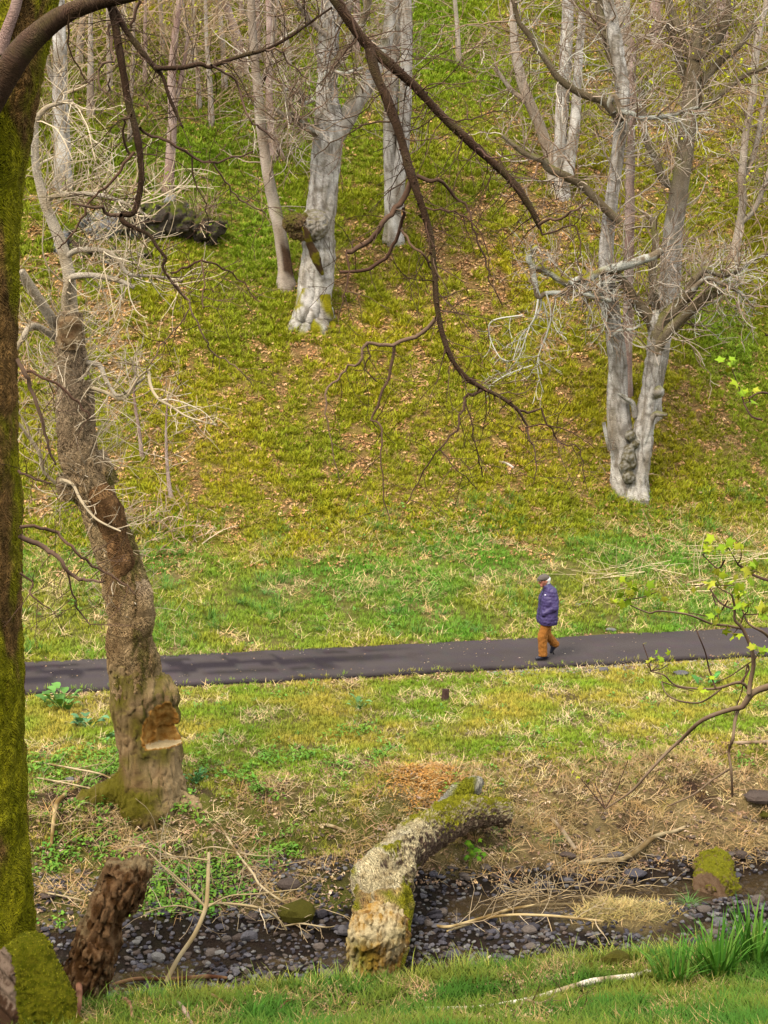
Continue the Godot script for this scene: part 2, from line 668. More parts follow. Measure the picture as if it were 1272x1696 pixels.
func tuft(blades: int, length: float, width: float, spread: float, lean: float, droop: float, segs: int, seed_: int) -> ArrayMesh:
	var m := MB.new()
	rng.seed = seed_
	for k in blades:
		var az := rng.randf() * TAU
		var rad := spread * sqrt(rng.randf())
		var w := rng.randf_range(0.75, 1.2)
		blade(m, Vector3(cos(az) * rad, -0.01, sin(az) * rad), az + rng.randfn() * 0.7, lean * rng.randf_range(0.3, 1.4), droop * rng.randf_range(0.4, 1.5), length * rng.randf_range(0.6, 1.15), width, segs, Color(w, w * rng.randf_range(0.92, 1.05), w))
	return mesh_of(m)

func litter_mesh(count: int, seed_: int) -> ArrayMesh:
	var m := MB.new()
	rng.seed = seed_
	for k in count:
		var c := Vector3(rng.randfn() * 0.09, rng.randf_range(0.004, 0.02), rng.randfn() * 0.09)
		var a := rng.randf() * TAU
		var u := Vector3(cos(a), rng.randfn() * 0.25, sin(a)) * rng.randf_range(0.02, 0.04)
		var w := Vector3(-sin(a), rng.randfn() * 0.3, cos(a)) * rng.randf_range(0.01, 0.02)
		var b := m.v.size()
		var g := rng.randf_range(0.6, 1.3)
		for q in [c - u, c - w + Vector3.UP * 0.008, c + u, c + w + Vector3.UP * 0.008]:
			m.v.append(q)
			m.n.append(Vector3(rng.randfn() * 0.2, 1, rng.randfn() * 0.2).normalized())
			m.c.append(Color(g, g * 0.95, g * 0.9))
		m.i.append_array(PackedInt32Array([b, b + 1, b + 2, b, b + 2, b + 3]))
	return mesh_of(m)

func straw_mesh(count: int, seed_: int) -> ArrayMesh:
	var m := MB.new()
	rng.seed = seed_
	for k in count:
		blade(m, Vector3(rng.randfn() * 0.07, 0.01, rng.randfn() * 0.07), rng.randf() * TAU, rng.randf_range(0.8, 1.5), rng.randf_range(-0.1, 0.5), rng.randf_range(0.1, 0.26), 0.009, 3, Color.WHITE * rng.randf_range(0.7, 1.25))
	return mesh_of(m)

func rosette(leaves: int, length: float, width: float, seed_: int) -> ArrayMesh:
	var m := MB.new()
	rng.seed = seed_
	for k in leaves:
		var w := rng.randf_range(0.75, 1.2)
		broad(m, Vector3(rng.randfn(), 0, rng.randfn()) * 0.05 + Vector3.UP * rng.randf_range(0.0, 0.1), rng.randf() * TAU, rng.randf_range(0.5, 1.3), length * rng.randf_range(0.6, 1.1), width * rng.randf_range(0.7, 1.1), Color(w, w, w))
	return mesh_of(m)

# an oval leaf, folded along its middle
func broad(m: MB, base: Vector3, az: float, lean: float, length: float, width: float, col: Color, droop := 0.9):
	var out := Vector3(cos(az), 0, sin(az))
	var side := Vector3(-out.z, 0, out.x)
	var b := m.v.size()
	var p := base
	var ang := lean
	for k in 5:
		var half := width * 0.5 * sin(PI * (0.08 + 0.92 * k / 4.0)) + 0.001
		var nn := out * -cos(ang) + Vector3.UP * sin(ang)
		m.v.append_array(PackedVector3Array([p - side * half + nn * half * 0.3, p, p + side * half + nn * half * 0.3]))
		m.n.append_array(PackedVector3Array([(nn + side * 0.3).normalized(), nn, (nn - side * 0.3).normalized()]))
		m.c.append_array(PackedColorArray([col, col * 1.1, col]))
		p += (out * sin(ang) + Vector3.UP * cos(ang)) * length / 4.0
		ang += droop / 4.0
	for k in 4:
		var o := b + 3 * k
		m.i.append_array(PackedInt32Array([o, o + 3, o + 1, o + 1, o + 3, o + 4, o + 1, o + 4, o + 2, o + 2, o + 4, o + 5]))

# candidates over the slope; keep(x, d, s) gives [share kept, size, colour]
func cover(called: String, label: String, category: String, meshes: Array, material: Material, s0: float, s1: float, per_m2: float, keep: Callable, seed_: int, tilt := 0.15, margin := 160.0):
	rng.seed = seed_
	var xf: Array = []
	var cols: Array = []
	for k in meshes.size():
		var a: Array[Transform3D] = []
		xf.append(a)
		cols.append(PackedColorArray())
	var half := 0.25 * (s1 + 6.0) + 2.0
	var tries := int((s1 - s0) * half * 2.0 * per_m2)
	for k in tries:
		var x := rng.randf_range(-half, half)
		var s := rng.randf_range(s0, s1)
		var d := s + 0.19 * x
		if absf(x) > 0.25 * d + 3.0: continue
		var got: Array = keep.call(x, d, s)
		if got.is_empty() or rng.randf() > float(got[0]): continue
		var p := ground(x, d)
		if s > 30.4 and s < 32.5: p.y = maxf(p.y, 0.037 + 0.03 * (1.0 - pow((s - 31.45) / 1.16, 2.0)))
		var px := pix(p)
		if px.y > 1696.0 + margin or px.y < -margin or px.x < -margin or px.x > 1272.0 + margin: continue
		var size: float = got[1] * rng.randf_range(0.7, 1.35)
		var up := (Vector3(p.y - H(x + 0.2, d), 0.2, H(x, d + 0.2) - p.y).normalized() * 0.5 + Vector3.UP + rv() * tilt).normalized()
		var f := up.cross(rv()).normalized()
		var j := k % meshes.size()
		xf[j].append(Transform3D(Basis(f, up, f.cross(up)).scaled(Vector3.ONE * size), p))
		var c: Color = got[2]
		var g := rng.randf_range(0.75, 1.25)
		cols[j].append(Color(c.r * g * rng.randf_range(0.9, 1.1), c.g * g, c.b * g * rng.randf_range(0.8, 1.2)))
	for j in meshes.size():
		if xf[j].size():
			tag(scatter(called, meshes[j], material, xf[j], cols[j]), label, category)
	print(called, " ", xf.map(func(a): return a.size()))

func build_cover():
	var leafy := [tuft(9, 0.2, 0.022, 0.05, 0.5, 0.9, 3, 11), tuft(7, 0.15, 0.018, 0.08, 0.8, 1.0, 3, 12), tuft(11, 0.27, 0.02, 0.06, 0.45, 1.2, 3, 10)]
	var short := [tuft(12, 0.1, 0.007, 0.06, 0.5, 0.8, 2, 13), tuft(10, 0.13, 0.008, 0.06, 0.4, 0.9, 2, 14)]
	var tall := [tuft(14, 0.32, 0.009, 0.06, 0.35, 1.2, 4, 15)]
	var weed := [rosette(8, 0.1, 0.05, 16), rosette(10, 0.075, 0.04, 9)]
	var fallen := [litter_mesh(9, 17), litter_mesh(8, 18)]
	var straw := [straw_mesh(9, 19)]
	cover("bluebell_leaves", "yellow-green strap leaves covering the wooded slope", "ground cover", leafy, M.leaf, 36.6, 76.0, 380.0, func(x, d, s):
		var g := green_of(x, d)
		var edge := smoothstep(37.2, 38.6, s + 1.1 * n_mid.get_noise_2d(x * 1.2, 7.0))
		var hue := clampf(0.5 + 1.2 * n_lo.get_noise_2d(x * 2.5, d * 2.5), 0.0, 1.0)
		var c := Color(0.27, 0.25, 0.014).lerp(Color(0.165, 0.195, 0.013), hue)
		c = c.lerp(Color(0.15, 0.235, 0.018), blob("grass", x, -d))
		return [smoothstep(0.3, 0.8, g) * edge * (0.75 if s < 52.0 else 0.55), (0.6 + 0.009 * (s - 38.0)) * (1.0 + 0.5 * n_lo.get_noise_2d(x * 5.0, d * 5.0)), c], 21)
	cover("leaf_litter", "dry brown and tan leaves lying over the wooded slope", "leaf litter", fallen, M.litter, 36.5, 72.0, 110.0, func(x, d, s):
		var g := green_of(x, d)
		return [1.0 - 0.88 * smoothstep(0.35, 0.8, g), 1.0 + 0.01 * (s - 38.0), Color(0.22, 0.115, 0.05).lerp(Color(0.36, 0.23, 0.11), pow(rng.randf(), 1.5))], 22, 0.3)
	cover("slope_straw", "flattened dead grass between leaves on the slope", "dead grass", straw, M.litter, 37.0, 66.0, 26.0, func(x, d, s):
		return [0.6 + n_mid.get_noise_2d(x * 1.5 + 30.0, d * 1.5) + blob("dry", x, -d), 0.8, Color(0.29, 0.19, 0.085)], 23, 0.3)
	cover("verge_grass", "cool green tussocky grass along the far side of the path", "grass", short, M.leaf, 32.45, 39.5, 300.0, func(x, d, s):
		var a := n_mid.get_noise_2d(x * 1.1, d * 1.3)
		var c := Color(0.085, 0.2, 0.02).lerp(Color(0.19, 0.21, 0.022), clampf(0.5 + 1.6 * n_lo.get_noise_2d(x * 4.0, d * 4.0), 0, 1))
		return [clampf(0.65 + a, 0.1, 1.0) * smoothstep(32.4, 32.8, s) * (1.0 - smoothstep(38.2, 39.4, s)), 0.9, c], 24)
	cover("verge_tussocks", "taller drooping grass tussocks on the far verge", "grass", tall, M.leaf, 33.0, 39.0, 24.0, func(x, d, s):
		var a := n_mid.get_noise_2d(x * 0.9 + 70.0, d * 0.9)
		return [smoothstep(0.0, 0.35, a), 0.85, Color(0.06, 0.15, 0.03).lerp(Color(0.1, 0.17, 0.025), rng.randf())], 25)
	cover("verge_straw", "pale dead grass lying on the far verge", "dead grass", straw, M.litter, 32.6, 38.6, 30.0, func(x, d, s):
		return [clampf(0.3 + 1.3 * n_mid.get_noise_2d(x * 1.7, d * 1.7) + 0.7 * blob("dry", x, -d), 0.0, 1.0), 1.0, Color(0.36, 0.27, 0.13)], 26, 0.3)
	cover("meadow_grass", "short yellowish grass between the path and the stream", "grass", short, M.leaf, 22.75, 30.5, 420.0, func(x, d, s):
		var a := n_mid.get_noise_2d(x * 1.7, d * 1.7)
		var c := Color(0.125, 0.195, 0.016).lerp(Color(0.26, 0.225, 0.035), clampf(0.45 + 1.5 * n_mid.get_noise_2d(x * 0.9 + 11.0, d * 0.9), 0, 1))
		return [clampf(0.72 - 0.8 * a - 1.2 * blob("dust", x, -d) - blob("soil", x, -d), 0.06, 1.0) * (1.0 - 0.8 * smoothstep(29.9, 30.3, s)) * (smoothstep(22.7, 24.8, s + 1.2 * n_mid.get_noise_2d(x * 0.8, 3.0)) * lerpf(1.0, smoothstep(23.8, 25.2, s), smoothstep(0.5, 3.0, x))), 0.65, c], 27)
	cover("meadow_straw", "dry straw among the short grass by the stream", "dead grass", straw, M.litter, 23.6, 30.2, 45.0, func(x, d, s):
		return [clampf(0.3 + 1.2 * n_mid.get_noise_2d(x * 1.7, d * 1.7) + blob("dry", x, -d), 0.0, 1.0), 0.7, Color(0.38, 0.29, 0.15)], 28, 0.3)
	cover("path_edge_litter", "brown leaves gathered along the edges of the path", "leaf litter", fallen, M.litter, 29.7, 33.0, 90.0, func(x, d, s):
		return [0.9 * exp(-pow((s - 30.1) / 0.18, 2.0)) + 0.7 * exp(-pow((s - 32.72) / 0.12, 2.0)), 0.6, Color(0.25, 0.145, 0.09).lerp(Color(0.42, 0.32, 0.22), rng.randf() * rng.randf())], 29, 0.3)
	cover("bank_straw", "brown dead grass hanging over the far stream bank", "dead grass", straw, M.litter, 21.6, 25.0, 105.0, func(x, d, s):
		return [clampf(0.12 + 1.6 * n_mid.get_noise_2d(x * 1.3, d * 1.3) + 0.35 * smoothstep(-1.0, 2.5, x), 0.05, 1.0) * (1.0 if s > 22.5 or x < -0.3 else 0.0), 0.9, Color(0.2, 0.125, 0.058).lerp(Color(0.27, 0.19, 0.09), rng.randf())], 30, 0.4)
	cover("bank_litter", "brown leaves and chips on the bare stream bank", "leaf litter", fallen, M.litter, 21.7, 25.6, 170.0, func(x, d, s):
		return [0.5 if s > 22.5 or x < -0.3 else 0.0, 0.7, Color(0.13, 0.08, 0.045).lerp(Color(0.34, 0.26, 0.17), rng.randf() * rng.randf())], 31, 0.3)
	cover("bank_weeds", "low bright green weeds on the left stream bank", "weeds", weed, M.leaf, 21.7, 27.0, 130.0, func(x, d, s):
		return [clampf(blob("weed", x, -d) * 1.3 + n_mid.get_noise_2d(x * 1.6, d * 1.6) * 1.5 - 0.2 - 0.4 * smoothstep(0.0, 2.0, x), 0.0, 1.0) * (1.0 if s > 22.7 or x < -0.4 else 0.0), 0.75, Color(0.05, 0.125, 0.016).lerp(Color(0.1, 0.165, 0.022), rng.randf())], 32)
	cover("meadow_weeds", "scattered leafy weeds in the grass", "weeds", weed, M.leaf, 24.0, 39.0, 5.0, func(x, d, s):
		return [0.0 if s > 30.0 and s < 32.9 else 0.35 + n_mid.get_noise_2d(x * 1.2 + 5.0, d * 1.2), 0.7, Color(0.07, 0.15, 0.026)], 33)
	cover("near_bank_grass", "fresh green grass on the near bank of the stream", "grass", [tuft(11, 0.24, 0.009, 0.06, 0.5, 1.4, 4, 41), tuft(10, 0.17, 0.01, 0.06, 0.8, 1.2, 3, 42)], M.leaf, 9.5, 19.45, 230.0, func(x, d, s):
		var a := n_mid.get_noise_2d(x * 1.8, d * 1.8)
		return [clampf(0.6 + 1.5 * a, 0.3, 1.0) * (1.0 - smoothstep(19.0, 19.45, s)), 0.85, Color(0.028, 0.075, 0.008).lerp(Color(0.075, 0.092, 0.012), clampf(0.5 + 1.5 * n_mid.get_noise_2d(x + 80.0, d * 1.5), 0, 1))], 34, 0.35)
	cover("near_bank_litter", "brown leaves and twigs in the near bank grass", "leaf litter", fallen, M.litter, 9.5, 19.4, 60.0, func(x, d, s):
		return [clampf(0.4 - n_mid.get_noise_2d(x * 1.8, d * 1.8) * 1.5, 0.0, 1.0), 0.7, Color(0.22, 0.12, 0.07).lerp(Color(0.4, 0.3, 0.2), rng.randf() * rng.randf())], 35, 0.3)
	cover("gravel_bar_grass", "tawny dead grass on the gravel bar in the stream", "dead grass", straw, M.litter, 20.4, 21.7, 260.0, func(x, d, s):
		return [2.0 * exp(-pow((s - 21.05) / 0.4, 2.0) - pow((x - 3.35) / 0.75, 2.0)) - 0.5, 0.8, Color(0.27, 0.195, 0.085).lerp(Color(0.16, 0.16, 0.04), rng.randf() * rng.randf())], 36, 0.2)
	cover("near_bank_straw", "dead straw lying in the near bank grass", "dead grass", straw, M.litter, 9.5, 19.4, 45.0, func(x, d, s):
		return [clampf(0.3 - n_mid.get_noise_2d(x * 1.8, d * 1.8) * 1.8, 0.0, 1.0), 0.8, Color(0.2, 0.14, 0.06)], 37, 0.3)
	cover("stream_edge_grass", "long grass leaning over the near edge of the stream", "grass", [tuft(9, 0.36, 0.008, 0.06, 0.4, 1.0, 4, 43)], M.leaf, 18.6, 19.6, 45.0, func(x, d, s):
		return [clampf(0.5 + 1.5 * n_mid.get_noise_2d(x * 1.3 + 20.0, 5.0), 0.0, 1.0), 0.9, Color(0.075, 0.15, 0.022).lerp(Color(0.17, 0.15, 0.03), rng.randf())], 38)
	cover("path_specks", "stray leaves and grit on the tarmac", "leaf litter", [litter_mesh(2, 44)], M.litter, 30.4, 32.6, 7.0, func(x, d, s):
		return [0.5 + 0.5 * absf(s - 31.45), 0.5, Color(0.2, 0.13, 0.08).lerp(Color(0.4, 0.36, 0.3), rng.randf() * rng.randf())], 39, 0.2)
	cover("bank_tussocks", "tan dead grass drooping over the far stream bank", "dead grass", [tuft(26, 0.34, 0.006, 0.06, 0.6, 1.8, 4, 45)], M.leaf, 22.6, 24.8, 30.0, func(x, d, s):
		return [clampf(0.25 + 1.5 * n_mid.get_noise_2d(x * 1.2 + 33.0, d * 1.2), 0.0, 1.0) * smoothstep(-3.0, 1.0, x), 0.7, Color(0.25, 0.17, 0.075).lerp(Color(0.15, 0.15, 0.035), rng.randf() * rng.randf())], 46)

# ---------- trees ----------
func beech_col(p: Vector3, nn: Vector3, w: float) -> Color:
	var a := n_mid.get_noise_3d(p.x * 1.6, p.y * 0.9, p.z * 1.6)
	var b := n_hi.get_noise_3d(p.x * 1.1, p.y * 0.25, p.z * 1.1)
	var c := Color(0.44, 0.415, 0.385).lerp(Color(0.29, 0.25, 0.2), clampf(0.25 + 1.1 * a + 0.9 * b, 0, 1))
	c = c.lerp(Color(0.54, 0.517, 0.48), clampf(2.4 * n_mid.get_noise_3d(p.x * 2.5 + 9.0, p.y * 2.0, p.z * 2.5) - 0.1, 0, 0.85))
	c = c.lerp(Color(0.168, 0.14, 0.105), clampf(2.5 * n_hi.get_noise_3d(p.x * 1.6 + 4.0, p.y * 0.12, p.z * 1.6) - 0.35, 0, 0.6))
	c = c.lerp(Color(0.15, 0.128, 0.09), clampf(3.0 * n_hi.get_noise_3d(p.x * 0.5, p.y * 2.6, p.z * 0.5) - 0.75, 0, 0.55))
	c = c.lerp(Color(0.13, 0.105, 0.08), 0.75 * smoothstep(0.12, 0.0, n_cell.get_noise_3d(p.x * 4.0 + 0.3 * b, p.y * 0.9 + a * 0.5, p.z * 4.0) + 1.0))
	return c.lerp(Color(0.12, 0.12, 0.02), clampf(nn.y * 1.6 + a - 0.55, 0, 0.75))

func grey_col(p: Vector3, nn: Vector3, w: float) -> Color:
	var a := n_mid.get_noise_3d(p.x * 2.0, p.y * 1.4, p.z * 2.0)
	var c := Color(0.27, 0.21, 0.158).lerp(Color(0.405, 0.352, 0.3), clampf(0.4 + 1.4 * a, 0, 1))
	return c.lerp(Color(0.13, 0.125, 0.02), clampf(nn.y * 1.5 + 1.2 * a - 0.4, 0, 0.8))

func dark_col(p: Vector3, nn: Vector3, w: float) -> Color:
	var a := n_mid.get_noise_3d(p.x * 2.4, p.y * 2.0, p.z * 2.4)
	var c := Color(0.13, 0.1, 0.06).lerp(Color(0.22, 0.18, 0.13), clampf(0.4 + 1.4 * a, 0, 1))
	return c.lerp(Color(0.14, 0.14, 0.02), clampf(nn.y * 1.3 + 1.4 * a - 0.3, 0, 0.7))

func lichen_col(p: Vector3, nn: Vector3, w: float) -> Color:
	var a := n_mid.get_noise_3d(p.x * 5.0, p.y * 5.0, p.z * 5.0)
	return Color(0.17, 0.13, 0.09).lerp(Color(0.434, 0.434, 0.378), smoothstep(-0.12, 0.15, a))

func moss_limb_col(p: Vector3, nn: Vector3, w: float) -> Color:
	return lichen_col(p, nn, w).lerp(Color(0.22, 0.2, 0.01), smoothstep(0.45, 0.2, absf(w - 0.75)) * smoothstep(-0.2, 0.5, nn.y))

func pollard_col(p: Vector3, nn: Vector3, w: float) -> Color:
	var a := n_mid.get_noise_3d(p.x * 2.0, p.y * 1.0, p.z * 2.0)
	var b := n_hi.get_noise_3d(p.x * 1.4, p.y * 0.5, p.z * 1.4)
	var c := Color(0.36, 0.255, 0.135).lerp(Color(0.2, 0.125, 0.058), clampf(0.25 + 1.2 * a + 1.0 * b, 0, 1))
	c = c.lerp(Color(0.34, 0.26, 0.18), clampf(1.8 * w - 0.8, 0, 0.65))
	c = c.lerp(Color(0.09, 0.085, 0.015), clampf(1.5 * nn.x + a * 2.0 - 0.9, 0, 0.8) * (1.0 - smoothstep(0.3, 0.6, w)))
	return c

func mossy_col(p: Vector3, nn: Vector3, w: float) -> Color:
	var a := n_mid.get_noise_3d(p.x * 3.0, p.y * 0.9, p.z * 3.0)
	var b := n_hi.get_noise_3d(p.x * 2.0, p.y * 0.7, p.z * 2.0)
	var bark := Color(0.2, 0.115, 0.04).lerp(Color(0.1, 0.06, 0.022), clampf(0.5 + 1.6 * b, 0, 1))
	var moss := Color(0.135, 0.135, 0.006).lerp(Color(0.22, 0.21, 0.01), clampf(0.5 + 1.5 * b, 0, 1))
	return bark.lerp(moss, smoothstep(-0.3, 0.1, a + 0.25 * b + 0.12 * nn.x))

func bough_col(p: Vector3, nn: Vector3, w: float) -> Color:
	var a := n_mid.get_noise_3d(p.x * 4.0, p.y * 4.0, p.z * 4.0)
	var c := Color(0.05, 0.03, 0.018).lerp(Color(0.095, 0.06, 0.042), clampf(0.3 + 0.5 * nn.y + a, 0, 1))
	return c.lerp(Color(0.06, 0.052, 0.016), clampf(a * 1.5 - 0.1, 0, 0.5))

func pink_col(p: Vector3, nn: Vector3, w: float) -> Color:
	var a := n_mid.get_noise_3d(p.x * 3.0, p.y * 2.0, p.z * 3.0)
	return Color(0.27, 0.18, 0.15).lerp(Color(0.39, 0.3, 0.262), clampf(0.4 + 1.5 * a, 0, 1))

func shoot_col(p: Vector3, nn: Vector3, w: float) -> Color:
	var a := n_mid.get_noise_3d(p.x * 5.0, p.y * 3.0, p.z * 5.0)
	return Color(0.375, 0.3, 0.203).lerp(Color(0.495, 0.435, 0.345), clampf(0.5 + 1.5 * a, 0, 1))

func limb_part(t: Node3D, called: String, L: Dictionary, sides: int, colf: Callable, mt: Material, amp := 0.05, freq := 3.0, flare := 0.0, plate := 0.0, plate_f := 9.0):
	var m := MB.new()
	limb(m, L, sides, colf, amp, freq, flare, 5.0, true, plate, plate_f)
	return part(called, m, mt, t)

func leaves_on(t: Node3D, called: String, mesh: Mesh, size: float, col: Color, share: float):
	var xf: Array[Transform3D] = []
	var cols := PackedColorArray()
	for p in tips:
		if rng.randf() > share: continue
		var up := (rv() + Vector3.UP * 0.8).normalized()
		var f := up.cross(rv()).normalized()
		xf.append(Transform3D(Basis(f, up, f.cross(up)).scaled(Vector3.ONE * size * rng.randf_range(0.6, 1.4)), p))
		var g := rng.randf_range(0.7, 1.3)
		cols.append(Color(col.r * g, col.g * g, col.b * g))
	if xf.size(): scatter(called, mesh, M.leaf, xf, cols, t)

const BEECH_TWIG := {"seg": 0.17, "wig": 0.36, "up": 0.05, "dens": 2.1, "col": Color(0.13, 0.085, 0.055), "col2": Color(0.38, 0.345, 0.29), "thin": 0.0068}
const PALE_TWIG := {"seg": 0.09, "wig": 0.13, "up": 0.05, "curl": 0.16, "dens": 2.8, "col": Color(0.25, 0.195, 0.125), "col2": Color(0.38, 0.34, 0.27), "thin": 0.0042}
const DARK_TWIG := {"seg": 0.13, "wig": 0.33, "up": -0.04, "dens": 3.2, "col": Color(0.04, 0.024, 0.016), "col2": Color(0.085, 0.055, 0.038), "thin": 0.0034}
const LICHEN_TWIG := {"seg": 0.13, "wig": 0.36, "up": -0.03, "dens": 4.0, "col": Color(0.29, 0.285, 0.25), "col2": Color(0.12, 0.08, 0.055), "thin": 0.006}
const HAZE_TWIG := {"seg": 0.35, "wig": 0.25, "up": 0.12, "dens": 1.6, "col": Color(0.17, 0.115, 0.07), "col2": Color(0.32, 0.26, 0.18), "thin": 0.0075}

func bud_mesh() -> ArrayMesh:
	var m := MB.new()
	rng.seed = 77
	for k in 4:
		broad(m, rv() * 0.35, rng.randf() * TAU, rng.randf_range(0.6, 1.6), 0.9, 0.6, Color.WHITE * rng.randf_range(0.8, 1.2))
	return mesh_of(m)

func twig_part(t: Node3D, m: MB):
	part("twigs", m, M.twig, t, false, "stuff")

